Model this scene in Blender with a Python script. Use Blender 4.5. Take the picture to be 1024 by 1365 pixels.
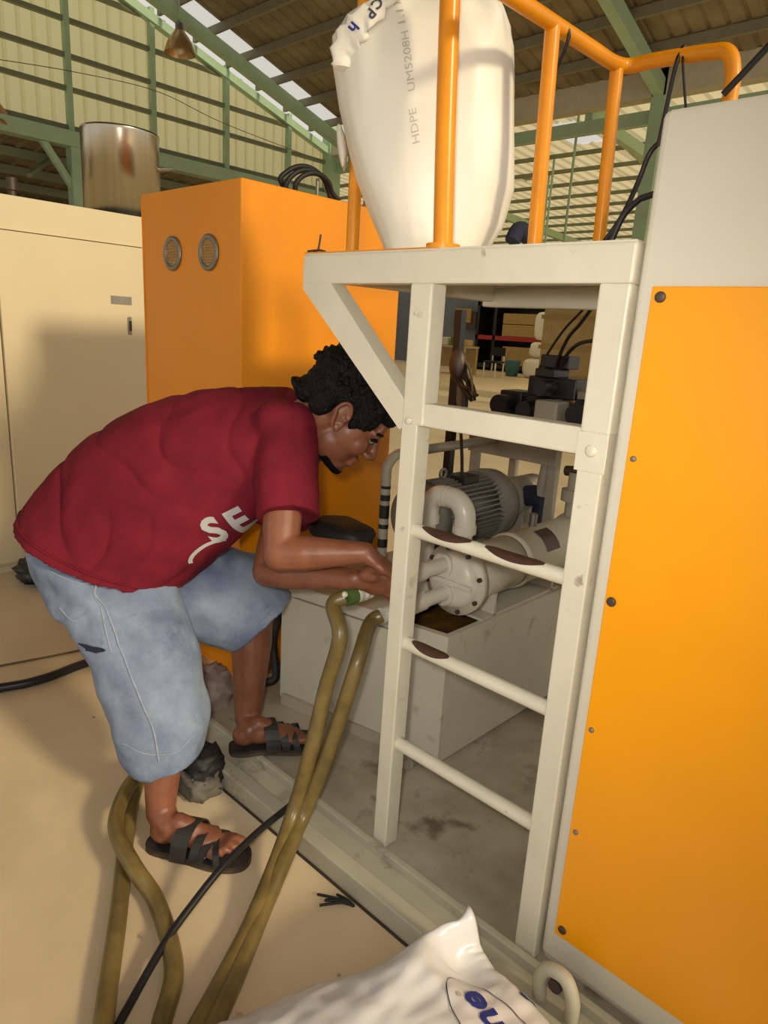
import bpy, bmesh, math, random
from mathutils import Vector, Matrix, noise
from mathutils.bvhtree import BVHTree

scene = bpy.context.scene
for o in list(bpy.data.objects):
    bpy.data.objects.remove(o)
col = scene.collection
V = Vector
PI = math.pi
random.seed(7)

# ------------------------------------------------------------------ camera
def cam_matrix(yaw, pitch, roll, loc):
    yaw, pitch, roll = (math.radians(a) for a in (yaw, pitch, roll))
    fwd = V((math.sin(yaw) * math.cos(pitch), math.cos(yaw) * math.cos(pitch), math.sin(pitch)))
    right = V((math.cos(yaw), -math.sin(yaw), 0))
    up = right.cross(fwd)
    r2 = right * math.cos(roll) + up * math.sin(roll)
    u2 = -right * math.sin(roll) + up * math.cos(roll)
    m = Matrix((r2, u2, -fwd)).transposed().to_4x4()
    m.translation = loc
    return m
cd = bpy.data.cameras.new('camera')
cam = bpy.data.objects.new('camera', cd)
col.objects.link(cam)
cam.matrix_world = cam_matrix(-42.7, -14.93, 3.45, V((0, 0, 1.3)))
cd.sensor_fit = 'VERTICAL'
cd.sensor_height = 36.0
cd.lens = 912.0 * 36.0 / 1365.0
cd.clip_start = 0.02
cd.clip_end = 200
scene.camera = cam

# ------------------------------------------------------------------ light
w = bpy.data.worlds.new('world')
scene.world = w
w.use_nodes = True
bg = w.node_tree.nodes['Background']
bg.inputs['Color'].default_value = (1.0, 0.95, 0.85, 1)
bg.inputs['Strength'].default_value = 0.85

sd = bpy.data.lights.new('sun_offscreen', 'SUN')
sd.energy = 2.7
sd.color = (1.0, 0.84, 0.56)
sd.angle = math.radians(7)
sun = bpy.data.objects.new('sun_offscreen', sd)
col.objects.link(sun)
sun.rotation_euler = V((1.0, 0.04, 0.48)).to_track_quat('Z', 'Y').to_euler()

fd = bpy.data.lights.new('camera_flash_offscreen', 'SPOT')
fd.energy = 62
fd.color = (1.0, 0.95, 0.86)
fd.spot_size = math.radians(96)
fd.spot_blend = 1.0
fd.shadow_soft_size = 0.03
flash = bpy.data.objects.new('camera_flash_offscreen', fd)
col.objects.link(flash)
fm = cam.matrix_world.copy()
flash.matrix_world = fm @ Matrix.Translation((-0.05, 0.06, 0))

vs = scene.view_settings
vs.view_transform = 'Standard'
vs.look = 'None'
vs.exposure = -0.25
vs.gamma = 1.0
vs.use_curve_mapping = False

# ------------------------------------------------------------------ materials
def lin(c):
    out = []
    for x in c:
        x = x / 255.0
        out.append(x / 12.92 if x <= 0.04045 else ((x + 0.055) / 1.055) ** 2.4)
    return (*out, 1)
MATS = {}
def mat(name, rgb, rough=0.5, metal=0.0, var=0.12, scale=6.0, rgb2=None, bump=0.0, bscale=40.0,
        stain=None, stain_scale=3.0, stain_lo=0.58, stain_hi=0.72, spec=0.5, trans=0.0, stretch=None):
    if name in MATS:
        return MATS[name]
    m = bpy.data.materials.new(name)
    m.use_nodes = True
    nt = m.node_tree
    b = nt.nodes['Principled BSDF']
    b.inputs['Roughness'].default_value = rough
    b.inputs['Metallic'].default_value = metal
    b.inputs['Specular IOR Level'].default_value = spec
    if trans:
        b.inputs['Transmission Weight'].default_value = trans
    tc = nt.nodes.new('ShaderNodeTexCoord')
    vec = tc.outputs['Object']
    if stretch:
        mp = nt.nodes.new('ShaderNodeMapping')
        mp.inputs['Scale'].default_value = stretch
        nt.links.new(vec, mp.inputs['Vector'])
        vec = mp.outputs['Vector']
    n = nt.nodes.new('ShaderNodeTexNoise')
    n.inputs['Scale'].default_value = scale
    n.inputs['Detail'].default_value = 6
    n.inputs['Roughness'].default_value = 0.6
    nt.links.new(vec, n.inputs['Vector'])
    c1 = lin(rgb)
    c2 = lin(rgb2) if rgb2 else tuple(x * (1 - var) for x in c1[:3]) + (1,)
    rp = nt.nodes.new('ShaderNodeValToRGB')
    rp.color_ramp.elements[0].position = 0.35
    rp.color_ramp.elements[1].position = 0.65
    rp.color_ramp.elements[0].color = c2
    rp.color_ramp.elements[1].color = c1
    nt.links.new(n.outputs['Fac'], rp.inputs['Fac'])
    outc = rp.outputs['Color']
    if stain:
        n2 = nt.nodes.new('ShaderNodeTexNoise')
        n2.inputs['Scale'].default_value = stain_scale
        n2.inputs['Detail'].default_value = 9
        n2.inputs['Roughness'].default_value = 0.68
        nt.links.new(vec, n2.inputs['Vector'])
        r2 = nt.nodes.new('ShaderNodeValToRGB')
        r2.color_ramp.elements[0].position = stain_lo
        r2.color_ramp.elements[1].position = stain_hi
        r2.color_ramp.elements[0].color = (0, 0, 0, 1)
        r2.color_ramp.elements[1].color = (1, 1, 1, 1)
        nt.links.new(n2.outputs['Fac'], r2.inputs['Fac'])
        mx = nt.nodes.new('ShaderNodeMix')
        mx.data_type = 'RGBA'
        nt.links.new(r2.outputs['Color'], mx.inputs['Factor'])
        nt.links.new(outc, mx.inputs['A'])
        mx.inputs['B'].default_value = lin(stain)
        outc = mx.outputs['Result']
    nt.links.new(outc, b.inputs['Base Color'])
    if bump:
        n3 = nt.nodes.new('ShaderNodeTexNoise')
        n3.inputs['Scale'].default_value = bscale
        n3.inputs['Detail'].default_value = 4
        nt.links.new(vec, n3.inputs['Vector'])
        bp = nt.nodes.new('ShaderNodeBump')
        bp.inputs['Strength'].default_value = bump
        bp.inputs['Distance'].default_value = 0.01
        nt.links.new(n3.outputs['Fac'], bp.inputs['Height'])
        nt.links.new(bp.outputs['Normal'], b.inputs['Normal'])
    MATS[name] = m
    return m

CREAM = mat('cream_paint', (222, 216, 196), 0.42, var=0.08, scale=9, stain=(160, 145, 115), stain_scale=7, stain_lo=0.66, stain_hi=0.78)
WHITEP = mat('machine_white', (216, 211, 196), 0.45, var=0.05, scale=4, stain=(170, 160, 135), stain_scale=5, stain_lo=0.68, stain_hi=0.8)
ORANGE = mat('orange_paint', (250, 164, 0), 0.36, var=0.05, scale=4, stain=(225, 136, 4), stain_scale=14, stain_lo=0.70, stain_hi=0.85)
ORANGE2 = mat('orange_cabinet_paint', (236, 146, 0), 0.40, var=0.06, scale=4)
ORPIPE = mat('orange_pipe_paint', (236, 150, 10), 0.30, var=0.15, scale=10, stain=(150, 90, 30), stain_scale=16, stain_lo=0.66, stain_hi=0.8)
BEIGE = mat('beige_cabinet_paint', (220, 206, 170), 0.5, var=0.05, scale=3, stain=(165, 150, 118), stain_scale=6, stain_lo=0.68, stain_hi=0.8)
DARKGAP = mat('dark_rubber', (28, 27, 27), 0.6, var=0.3)
BLACK = mat('black_plastic', (30, 30, 33), 0.4, var=0.2)
STEEL = mat('stainless_steel', (200, 192, 175), 0.24, 1.0, var=0.12, scale=2, stretch=(14, 14, 0.3))
GALV = mat('dull_steel', (150, 146, 136), 0.45, 0.7, var=0.2)
BOLT = mat('bolt_steel', (95, 82, 72), 0.5, 0.6, var=0.3)
GREYP = mat('grey_machine_paint', (168, 162, 146), 0.5, var=0.15, scale=8, stain=(105, 92, 72), stain_scale=6, stain_lo=0.6, stain_hi=0.75)
TANKP = mat('tank_paint', (205, 200, 182), 0.5, var=0.08, scale=5, stain=(140, 130, 108), stain_scale=4, stain_lo=0.6, stain_hi=0.78)
MOTORP = mat('motor_grey', (132, 128, 118), 0.5, var=0.15, scale=9)
MOTORD = mat('motor_fin_grey', (92, 92, 88), 0.5, var=0.2, scale=9)
TAUPE = mat('taupe_shell_paint', (150, 136, 118), 0.5, var=0.15, scale=6)
PVC = mat('pvc_white', (220, 215, 200), 0.28, var=0.06)
OIL = mat('oily_sludge', (112, 82, 36), 0.25, var=0.4, scale=10, rgb2=(66, 45, 20), bump=0.2, bscale=20)
FLOORM = mat('cream_floor', (228, 207, 174), 0.42, var=0.07, scale=1.6, rgb2=(212, 190, 155), stain=(150, 132, 108), stain_scale=5.5, stain_lo=0.66, stain_hi=0.80, bump=0.04, bscale=9)
PLATE = mat('dirty_skid_plate', (188, 180, 160), 0.55, var=0.2, scale=6, rgb2=(158, 148, 126), stain=(80, 66, 46), stain_scale=4, stain_lo=0.58, stain_hi=0.72, bump=0.1, bscale=30)
CHAN = mat('skid_channel_paint', (188, 184, 164), 0.5, var=0.12, scale=5, stain=(110, 100, 80), stain_scale=6, stain_lo=0.6, stain_hi=0.75)
HOSEM = mat('olive_hose', (128, 108, 62), 0.33, var=0.2, scale=14, rgb2=(100, 84, 46), stain=(176, 158, 118), stain_scale=22, stain_lo=0.68, stain_hi=0.78)
SKIN = mat('skin', (138, 86, 62), 0.42, var=0.12, scale=18, rgb2=(116, 70, 50), bump=0.05, bscale=120)
HAIR = mat('hair_black', (9, 8, 8), 0.55, spec=0.25, var=0.4, scale=60, bump=0.8, bscale=160)
SHIRT = mat('maroon_cotton', (118, 30, 44), 0.9, var=0.12, scale=10, rgb2=(100, 24, 38), bump=0.25, bscale=14, spec=0.15)
DENIM = mat('worn_denim', (146, 158, 178), 0.85, var=0.2, scale=7, rgb2=(106, 120, 146), stain=(78, 94, 122), stain_scale=9, stain_lo=0.58, stain_hi=0.74, bump=0.2, bscale=30, spec=0.15)
DENIMD = mat('dark_denim', (30, 36, 58), 0.85, var=0.2)
STITCH = mat('denim_seam', (150, 160, 178), 0.85, var=0.2, scale=60)
SANDAL = mat('sandal_leather', (48, 44, 44), 0.55, var=0.25, scale=30)
SOLE = mat('sandal_sole', (82, 64, 50), 0.7, var=0.2)
PRINT = mat('grey_print', (178, 176, 176), 0.8, var=0.1)
BAGM = mat('white_bag_film', (236, 232, 220), 0.38, var=0.04, scale=5, bump=0.12, bscale=7)
SACKM = mat('silver_sack_film', (226, 226, 230), 0.24, var=0.06, scale=6, bump=0.25, bscale=9)
BLUEINK = mat('blue_ink', (34, 48, 140), 0.5, var=0.1)
GREYINK = mat('grey_ink', (192, 188, 178), 0.6, var=0.1)
DARKINK = mat('dark_ink', (70, 72, 88), 0.5, var=0.1)
CLAD = mat('cream_cladding', (214, 204, 152), 0.6, var=0.1, scale=1.2, rgb2=(196, 184, 134))
GREENST = mat('green_steel', (170, 198, 164), 0.5, var=0.12, scale=3)
GIRTM = mat('grey_green_girt', (124, 130, 100), 0.6, var=0.15, scale=3)
ROOFM = mat('roof_sheet', (150, 136, 104), 0.55, var=0.15, scale=2, rgb2=(122, 108, 80))
PURLIN = mat('purlin_steel', (138, 132, 108), 0.55, var=0.15)
LEANM = mat('lean_roof_sheet', (198, 188, 152), 0.6, var=0.1, scale=1)
COPPER = mat('lamp_bell', (196, 160, 110), 0.35, 0.6, var=0.15)
CORD = mat('cord_brown', (110, 92, 60), 0.6)
RED = mat('red_paint', (170, 40, 40), 0.5)
BLUEW = mat('blue_grey_partition', (112, 120, 134), 0.7)
CARD = mat('cardboard', (176, 146, 92), 0.8)
PALLET = mat('pale_wood', (190, 164, 112), 0.7)
TEAL = mat('teal_plastic', (70, 120, 130), 0.5)
GREENP = mat('green_plastic', (92, 118, 62), 0.4, var=0.2)
CLOTH = mat('grey_pink_cloth', (176, 158, 148), 0.9, var=0.25, scale=20, rgb2=(140, 122, 112))
RUST = mat('bare_worn_steel', (92, 62, 50), 0.5, 0.3, var=0.3, scale=30)
NAVY = mat('navy_cloth', (36, 40, 60), 0.9)
WALLW = mat('pale_wall', (206, 196, 170), 0.7)

def film(name, rgb, opaque):
    if name in MATS: return MATS[name]
    m = bpy.data.materials.new(name); m.use_nodes = True
    nt = m.node_tree
    b = nt.nodes['Principled BSDF']
    b.inputs['Base Color'].default_value = lin(rgb)
    b.inputs['Roughness'].default_value = 0.3
    t = nt.nodes.new('ShaderNodeBsdfTransparent')
    mx = nt.nodes.new('ShaderNodeMixShader')
    mx.inputs['Fac'].default_value = opaque
    nt.links.new(t.outputs[0], mx.inputs[1]); nt.links.new(b.outputs[0], mx.inputs[2])
    nt.links.new(mx.outputs[0], nt.nodes['Material Output'].inputs['Surface'])
    MATS[name] = m
    return m
def translucent(m, rgb, fac):
    nt = m.node_tree; b = nt.nodes['Principled BSDF']
    t = nt.nodes.new('ShaderNodeBsdfTranslucent'); t.inputs['Color'].default_value = lin(rgb)
    mx = nt.nodes.new('ShaderNodeMixShader'); mx.inputs['Fac'].default_value = fac
    nt.links.new(b.outputs[0], mx.inputs[1]); nt.links.new(t.outputs[0], mx.inputs[2])
    nt.links.new(mx.outputs[0], nt.nodes['Material Output'].inputs['Surface'])
translucent(LEANM, (245, 232, 190), .62)
translucent(CLAD, (253, 244, 190), .80)
SKYL = film('translucent_roof_sheet', (235, 240, 235), 0.12)

SCRAPM = mat('dirty_scrap_metal', (112, 106, 96), 0.7, var=0.3, scale=30)
def specks(m, rgb, scale, lo, hi, amt):
    nt = m.node_tree; b = nt.nodes['Principled BSDF']
    src = b.inputs['Base Color'].links[0].from_socket
    tc = nt.nodes.new('ShaderNodeTexCoord'); n = nt.nodes.new('ShaderNodeTexNoise')
    n.inputs['Scale'].default_value = scale; n.inputs['Detail'].default_value = 3
    nt.links.new(tc.outputs['Object'], n.inputs['Vector'])
    r = nt.nodes.new('ShaderNodeValToRGB'); r.color_ramp.elements[0].position = lo; r.color_ramp.elements[1].position = hi
    r.color_ramp.elements[0].color = (0, 0, 0, 1); r.color_ramp.elements[1].color = (amt, amt, amt, 1)
    nt.links.new(n.outputs['Fac'], r.inputs['Fac'])
    mx = nt.nodes.new('ShaderNodeMix'); mx.data_type = 'RGBA'
    nt.links.new(r.outputs['Color'], mx.inputs['Factor']); nt.links.new(src, mx.inputs['A']); mx.inputs['B'].default_value = lin(rgb)
    nt.links.new(mx.outputs['Result'], b.inputs['Base Color'])
specks(FLOORM, (92, 78, 62), 17, .70, .76, .75)
specks(FLOORM, (238, 218, 184), 3.1, .56, .70, .5)
specks(PLATE, (70, 56, 40), 11, .60, .74, .7)
specks(TANKP, (150, 138, 112), 13, .66, .76, .6)
specks(CREAM, (120, 96, 70), 22, .70, .77, .7)

# ------------------------------------------------------------------ mesh helpers
class MB:
    def __init__(self):
        self.v = []; self.f = []; self.smooth = []
    def add(self, vs, fs, smooth=False):
        k = len(self.v)
        self.v += [tuple(p) for p in vs]
        self.f += [tuple(i + k for i in f) for f in fs]
        self.smooth += [smooth] * len(fs)
        return self
    def box(self, lo, hi):
        x0, y0, z0 = lo; x1, y1, z1 = hi
        return self.add([(x0,y0,z0),(x1,y0,z0),(x1,y1,z0),(x0,y1,z0),(x0,y0,z1),(x1,y0,z1),(x1,y1,z1),(x0,y1,z1)],
                        [(0,3,2,1),(4,5,6,7),(0,1,5,4),(1,2,6,5),(2,3,7,6),(3,0,4,7)])
    def bar(self, a, b, wx, wz, side=None):
        a = V(a); b = V(b); d = (b - a).normalized()
        s = V(side) if side else (V((0,0,1)) if abs(d.z) < 0.9 else V((0,1,0)))
        p = d.cross(s).normalized(); q = p.cross(d).normalized()
        vs = []
        for c in (a, b):
            for i, j in ((-1,-1),(1,-1),(1,1),(-1,1)):
                vs.append(c + p * (i * wx / 2) + q * (j * wz / 2))
        return self.add(vs, [(0,1,2,3),(7,6,5,4),(0,4,5,1),(1,5,6,2),(2,6,7,3),(3,7,4,0)])
    def cyl(self, a, b, r0, r1=None, n=20, smooth=True, cap=True):
        r1 = r0 if r1 is None else r1
        a = V(a); b = V(b); d = (b - a).normalized()
        p = d.orthogonal().normalized(); q = d.cross(p)
        vs = []
        for c, r in ((a, r0), (b, r1)):
            for i in range(n):
                t = 2 * PI * i / n
                vs.append(c + p * (r * math.cos(t)) + q * (r * math.sin(t)))
        self.add(vs, [(i, (i+1) % n, n + (i+1) % n, n + i) for i in range(n)], smooth)
        if cap:
            self.add(vs, [tuple(range(n-1, -1, -1)), tuple(range(n, 2*n))], False)
        return self
    def lathe(self, origin, axis, prof, n=28, smooth=True):
        a = V(origin); d = V(axis).normalized()
        p = d.orthogonal().normalized(); q = d.cross(p)
        vs = []
        for h, r in prof:
            r = max(r, 1e-4)
            for i in range(n):
                t = 2 * PI * i / n
                vs.append(a + d * h + p * (r * math.cos(t)) + q * (r * math.sin(t)))
        fs = []
        for k in range(len(prof) - 1):
            for i in range(n):
                fs.append((k*n+i, k*n+(i+1) % n, (k+1)*n+(i+1) % n, (k+1)*n+i))
        return self.add(vs, fs, smooth)
    def loft(self, rings, smooth=True, cap=True):
        n = len(rings[0]); vs = [p for r in rings for p in r]
        fs = []
        for k in range(len(rings) - 1):
            for i in range(n):
                fs.append((k*n+i, k*n+(i+1) % n, (k+1)*n+(i+1) % n, (k+1)*n+i))
        self.add(vs, fs, smooth)
        if cap:
            self.add(rings[0], [tuple(range(n-1, -1, -1))]); self.add(rings[-1], [tuple(range(n))])
        return self
    def tube(self, pts, r, n=12, sub=6, cap=True, closed=False):
        P = spline(pts, sub)
        R_ = r if callable(r) else (lambda t: r)
        prev = None; rings = []
        m = len(P)
        for i, c in enumerate(P):
            t = (P[min(i+1, m-1)] - P[max(i-1, 0)]).normalized()
            if prev is None:
                p = t.orthogonal().normalized()
            else:
                p = (prev - t * prev.dot(t)).normalized()
            prev = p; q = t.cross(p); rr = R_(i / (m - 1))
            rings.append([c + p * (rr * math.cos(2*PI*k/n)) + q * (rr * math.sin(2*PI*k/n)) for k in range(n)])
        return self.loft(rings, True, cap)
    def ell(self, c, rad, rot=None, nu=16, nv=10):
        c = V(c); vs = []; fs = []
        M = rot if rot is not None else Matrix.Identity(3)
        vs.append(c + M @ V((0, 0, -rad[2])))
        for j in range(1, nv):
            ph = -PI/2 + PI * j / nv
            for i in range(nu):
                th = 2 * PI * i / nu
                vs.append(c + M @ V((rad[0]*math.cos(ph)*math.cos(th), rad[1]*math.cos(ph)*math.sin(th), rad[2]*math.sin(ph))))
        vs.append(c + M @ V((0, 0, rad[2])))
        top = len(vs) - 1
        for i in range(nu):
            fs.append((0, 1 + (i+1) % nu, 1 + i))
            fs.append((top, 1 + (nv-2)*nu + i, 1 + (nv-2)*nu + (i+1) % nu))
        for j in range(nv - 2):
            for i in range(nu):
                a = 1 + j*nu + i; b = 1 + j*nu + (i+1) % nu
                fs.append((a, b, b + nu, a + nu))
        return self.add(vs, fs, True)
    def cap(self, a, b, r0, r1, n=14):
        a = V(a); b = V(b)
        self.ell(a, (r0,)*3, None, n, 8); self.ell(b, (r1,)*3, None, n, 8)
        return self.cyl(a, b, r0, r1, n)
    def mesh(self, name):
        me = bpy.data.meshes.new(name)
        me.from_pydata(self.v, [], self.f)
        me.polygons.foreach_set('use_smooth', self.smooth)
        bm = bmesh.new(); bm.from_mesh(me)
        bmesh.ops.recalc_face_normals(bm, faces=bm.faces)
        bm.to_mesh(me); bm.free()
        return me
    def build(self, name, m, parent=None, bevel=0.0, seg=2):
        o = bpy.data.objects.new(name, self.mesh(name))
        col.objects.link(o)
        o.data.materials.append(m)
        if parent: put(o, parent)
        if bevel:
            bv = o.modifiers.new('bevel', 'BEVEL'); bv.width = bevel; bv.segments = seg; bv.limit_method = 'ANGLE'; bv.harden_normals = False
        return o

def put(o, parent):
    o.parent = parent
    root = parent
    while root.parent: root = root.parent
    o.matrix_parent_inverse = Matrix.Translation(-root.location) if parent is root else Matrix.Identity(4)

def spline(pts, sub):
    P = [V(p) for p in pts]
    if sub <= 1 or len(P) < 3: return P
    out = []
    for i in range(len(P) - 1):
        p0 = P[max(i-1, 0)]; p1 = P[i]; p2 = P[i+1]; p3 = P[min(i+2, len(P)-1)]
        for k in range(sub):
            t = k / sub
            out.append(0.5 * ((2*p1) + (p2-p0)*t + (2*p0-5*p1+4*p2-p3)*t*t + (-p0+3*p1-3*p2+p3)*t*t*t))
    out.append(P[-1])
    return out

def thing(name, loc, label, cat, group=None):
    o = bpy.data.objects.new(name, None)
    o.empty_display_size = 0.05
    col.objects.link(o)
    o.location = loc
    return tag(o, label, cat, group)
def tag(o, label, cat, group=None):
    o['label'] = label; o['category'] = cat
    if group: o['group'] = group
    return o
def struct(o):
    o['kind'] = 'structure'
    return o
def sempty(name, loc):
    o = bpy.data.objects.new(name, None); o.empty_display_size = 0.05; col.objects.link(o); o.location = loc
    return struct(o)
def solo(mb, name, m, label, cat, group=None, base=None, bevel=0.0):
    """single mesh thing; origin at its base"""
    if base is None:
        xs = [p[0] for p in mb.v]; ys = [p[1] for p in mb.v]; zs = [p[2] for p in mb.v]
        base = (sum(xs)/len(xs), sum(ys)/len(ys), min(zs))
    b = V(base)
    mb.v = [tuple(V(p) - b) for p in mb.v]
    o = mb.build(name, m, None, bevel)
    o.location = b
    return tag(o, label, cat, group)

def union(mb, name, m, parent, voxel, smooth=6, disp=None, fac=0.5):
    me = mb.mesh('tmp')
    o = bpy.data.objects.new('tmp', me); col.objects.link(o)
    rm = o.modifiers.new('r', 'REMESH'); rm.mode = 'VOXEL'; rm.voxel_size = voxel; rm.adaptivity = 0
    if smooth:
        sm = o.modifiers.new('s', 'SMOOTH'); sm.iterations = smooth; sm.factor = fac
    dg = bpy.context.evaluated_depsgraph_get()
    ev = o.evaluated_get(dg)
    me2 = bpy.data.meshes.new_from_object(ev)
    bpy.data.objects.remove(o)
    if disp:
        me2.update()
        nn = [v.normal.copy() for v in me2.vertices]
        for v, q in zip(me2.vertices, nn):
            v.co += q * disp(v.co, q)
    me2.polygons.foreach_set('use_smooth', [True] * len(me2.polygons))
    me2.name = name
    while len(me2.materials): me2.materials.pop()
    me2.materials.append(m)
    ob = bpy.data.objects.new(name, me2); col.objects.link(ob)
    if parent: put(ob, parent)
    return ob

def bvh_of(o):
    me = o.data
    return BVHTree.FromPolygons([v.co.copy() for v in me.vertices], [tuple(p.vertices) for p in me.polygons])

def text_mesh(txt, size, res=0.004, bold=0.0):
    cu = bpy.data.curves.new('t', 'FONT'); cu.body = txt; cu.size = size; cu.resolution_u = 3
    cu.align_x = 'CENTER'; cu.align_y = 'CENTER'; cu.offset = bold
    o = bpy.data.objects.new('t', cu); col.objects.link(o)
    dg = bpy.context.evaluated_depsgraph_get()
    me = bpy.data.meshes.new_from_object(o.evaluated_get(dg))
    bpy.data.objects.remove(o)
    bm = bmesh.new(); bm.from_mesh(me); bpy.data.meshes.remove(me)
    bmesh.ops.triangulate(bm, faces=bm.faces)
    for _ in range(4):
        long = [e for e in bm.edges if e.calc_length() > res]
        if not long: break
        bmesh.ops.subdivide_edges(bm, edges=long, cuts=1)
        bmesh.ops.triangulate(bm, faces=[f for f in bm.faces if len(f.verts) > 3])
    vs = [v.co.copy() for v in bm.verts]; bm.verts.index_update()
    fs = [tuple(v.index for v in f.verts) for f in bm.faces]
    bm.free()
    return vs, fs
def decal(vs, fs, tree, origin, xd, yd, name, m, parent, off=0.0015, reach=.25):
    """lay flat 2-D shape on a surface by casting along the local normal"""
    xd = V(xd).normalized(); yd = V(yd); yd = (yd - xd * yd.dot(xd)).normalized(); nd = xd.cross(yd)
    out = []
    for v in vs:
        p = V(origin) + xd * v.x + yd * v.y
        hit, nor, _, _ = tree.ray_cast(p + nd * reach, -nd, reach + .35)
        if hit is None:
            hit, nor, _, _ = tree.find_nearest(p)
        out.append(hit + (nor if nor.dot(nd) > 0 else -nor) * off)
    mb = MB(); mb.add(out, fs, True)
    return mb.build(name, m, parent)
def stroke2d(pts, wd, closed=False):
    P = [V((p[0], p[1], 0)) for p in pts]
    vs = []; fs = []; n = len(P)
    for i, p in enumerate(P):
        a = P[(i-1) % n] if closed or i > 0 else p
        b = P[(i+1) % n] if closed or i < n-1 else p
        t = (b - a).normalized(); q = V((-t.y, t.x, 0))
        vs += [p - q * wd/2, p + q * wd/2]
    for i in range(n if closed else n-1):
        j = (i+1) % n
        fs.append((2*i, 2*j, 2*j+1, 2*i+1))
    return vs, fs
def on_surface(tree, pts, off, sub=5):
    out = []
    for p in spline(pts, sub):
        hit, nor, _, _ = tree.find_nearest(p)
        out.append(hit + nor * off)
    return out

# =================================================================== THE HALL
fl = MB()
fl.add([(-30, -8, 0), (10, -8, 0), (10, 32, 0), (-30, 32, 0)], [(0, 1, 2, 3)])
struct(fl.build('floor', FLOORM))

def corrugated(xs0, xs1, depth, pitch, f):
    """trapezoid sheet; f(u, h, end) -> point; end 0/1"""
    mb = MB(); u = xs0; prof = []
    while u < xs1 - 1e-6:
        for du, h in ((0, 0), (0.16*pitch, 0), (0.24*pitch, depth), (0.40*pitch, depth), (0.48*pitch, 0)):
            if u + du <= xs1: prof.append((u + du, h))
        u += pitch
    prof.append((xs1, 0))
    vs = [f(u, h, 0) for u, h in prof] + [f(u, h, 1) for u, h in prof]
    n = len(prof)
    mb.add(vs, [(i, i+1, n+i+1, n+i) for i in range(n-1)])
    return mb

GX = -13.0
def roof_z(y): return 5.35 + 0.3 * (11.5 - y)
RIDGE_Y = 3.0
# gable wall of cream sheets
wl = sempty('wall_left', (GX, 4, 4.2))
cols_y = [-5.5, -4.0, -2.3, -0.6, 1.1, 2.6, 4.1, 5.61, 7.15, 8.74, 10.33, 11.5]
def rz(y): return roof_z(y) if y > RIDGE_Y else roof_z(2*RIDGE_Y - y)
for a, b in zip(cols_y[:-1], cols_y[1:]):
    mb = corrugated(a, b, 0.03, 0.24, lambda u, h, e: (GX - 0.12 + h, u, 4.2 if e == 0 else rz(u) - 0.1))
    mb.build('cladding_panel', CLAD, wl)
for y in cols_y:
    MB().box((GX - 0.08, y - 0.045, 4.2), (GX + 0.04, y + 0.045, rz(y) - 0.05)).build('wall_column', GREENST, wl)
for z in (4.92, 5.42, 5.95, 6.45, 6.95, 7.4):
    # girt stops where the rafter passes
    y1 = min(11.5, 11.5 - (z + 0.12 - 5.35) / 0.3) if z > 5.3 else 11.5
    MB().box((GX - 0.09, 2*RIDGE_Y - y1, z - 0.035), (GX, y1, z + 0.035)).build('girt', GIRTM, wl)
MB().box((GX - 0.15, -5.5, 4.14), (GX - 0.02, 11.5, 4.36)).build('girt', GIRTM, wl)
bmn = MB().box((GX - 0.1, -5.5, 4.00), (GX + 0.16, 11.6, 4.24)); bmn.build('portal_beam', GREENST, wl)
MB().bar((GX, 11.55, roof_z(11.55) - 0.22), (GX, RIDGE_Y, roof_z(RIDGE_Y) - 0.22), 0.16, 0.14).build('rafter', GREENST, wl)
# ground columns under the beam, with a diagonal haunch
for y in (5.65, 11.55, -1.0):
    c = MB().box((GX - 0.1, y - 0.11, 0), (GX + 0.12, y + 0.11, 4.05)); c.build('wall_column', GREENST, wl)
MB().box((GX - 0.12, 11.4, 4.0), (GX + 0.14, 11.75, 5.75)).build('wall_column', GREENST, wl)
MB().bar((GX, 5.6, 3.35), (GX, 5.1, 4.05), 0.1, 0.1).build('haunch', GREENST, wl)
MB().bar((GX - 0.1, 4.9, 3.45), (GX - 0.9, 5.9, 4.2), 0.07, 0.07).build('brace', GIRTM, wl)

# roof over the hall
ce = sempty('ceiling', (-4, 4, 7))
RX0, RX1 = -12.1, 2.5
edges = [RX0, -9.0, -5.3, -1.6, RX1]
for a, b in zip(edges[:-1], edges[1:]):
    corrugated(a, b, 0.035, 0.26, lambda u, h, e: (u, -6.0 if e == 0 else RIDGE_Y, roof_z(2*RIDGE_Y + 6.0 if e == 0 else RIDGE_Y) + 0.06 + h)).build('roof_sheet', ROOFM, ce)
    corrugated(a, b, 0.035, 0.26, lambda u, h, e: (u, 11.6 if e == 0 else RIDGE_Y, roof_z(11.6 if e == 0 else RIDGE_Y) + 0.06 + h)).build('roof_sheet', ROOFM, ce)
mb = MB(); y0, y1 = RIDGE_Y, 11.3
mb.add([(GX, y0, roof_z(y0)+.08), (RX0, y0, roof_z(y0)+.08), (RX0, y1, roof_z(y1)+.08), (GX, y1, roof_z(y1)+.08)], [(0,1,2,3)])
sk = mb.build('skylight_panel', SKYL, ce); sk['label'] = 'translucent roof strip letting daylight in'
yy = 10.9
while yy > RIDGE_Y:
    MB().box((GX, yy - 0.03, roof_z(yy) - 0.09), (RX1, yy + 0.03, roof_z(yy) + 0.05)).build('purlin', PURLIN, ce)
    yy -= 0.72
for x in (-12.38, -5.3):
    MB().bar((x, 11.55, roof_z(11.55) - 0.2), (x, RIDGE_Y, roof_z(RIDGE_Y) - 0.2), 0.16, 0.22).build('rafter', GREENST, ce)
    if x > -10:
        MB().box((x - 0.11, 11.45, 0), (x + 0.11, 11.67, 5.45)).build('column', GREENST, ce)
MB().box((GX, 11.45, 5.05), (RX1, 11.7, 5.44)).build('eave_beam', WALLW, ce)
MB().box((GX, 11.62, 4.72), (RX1, 11.72, 4.92)).build('eave_beam', GREENST, ce)
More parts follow.
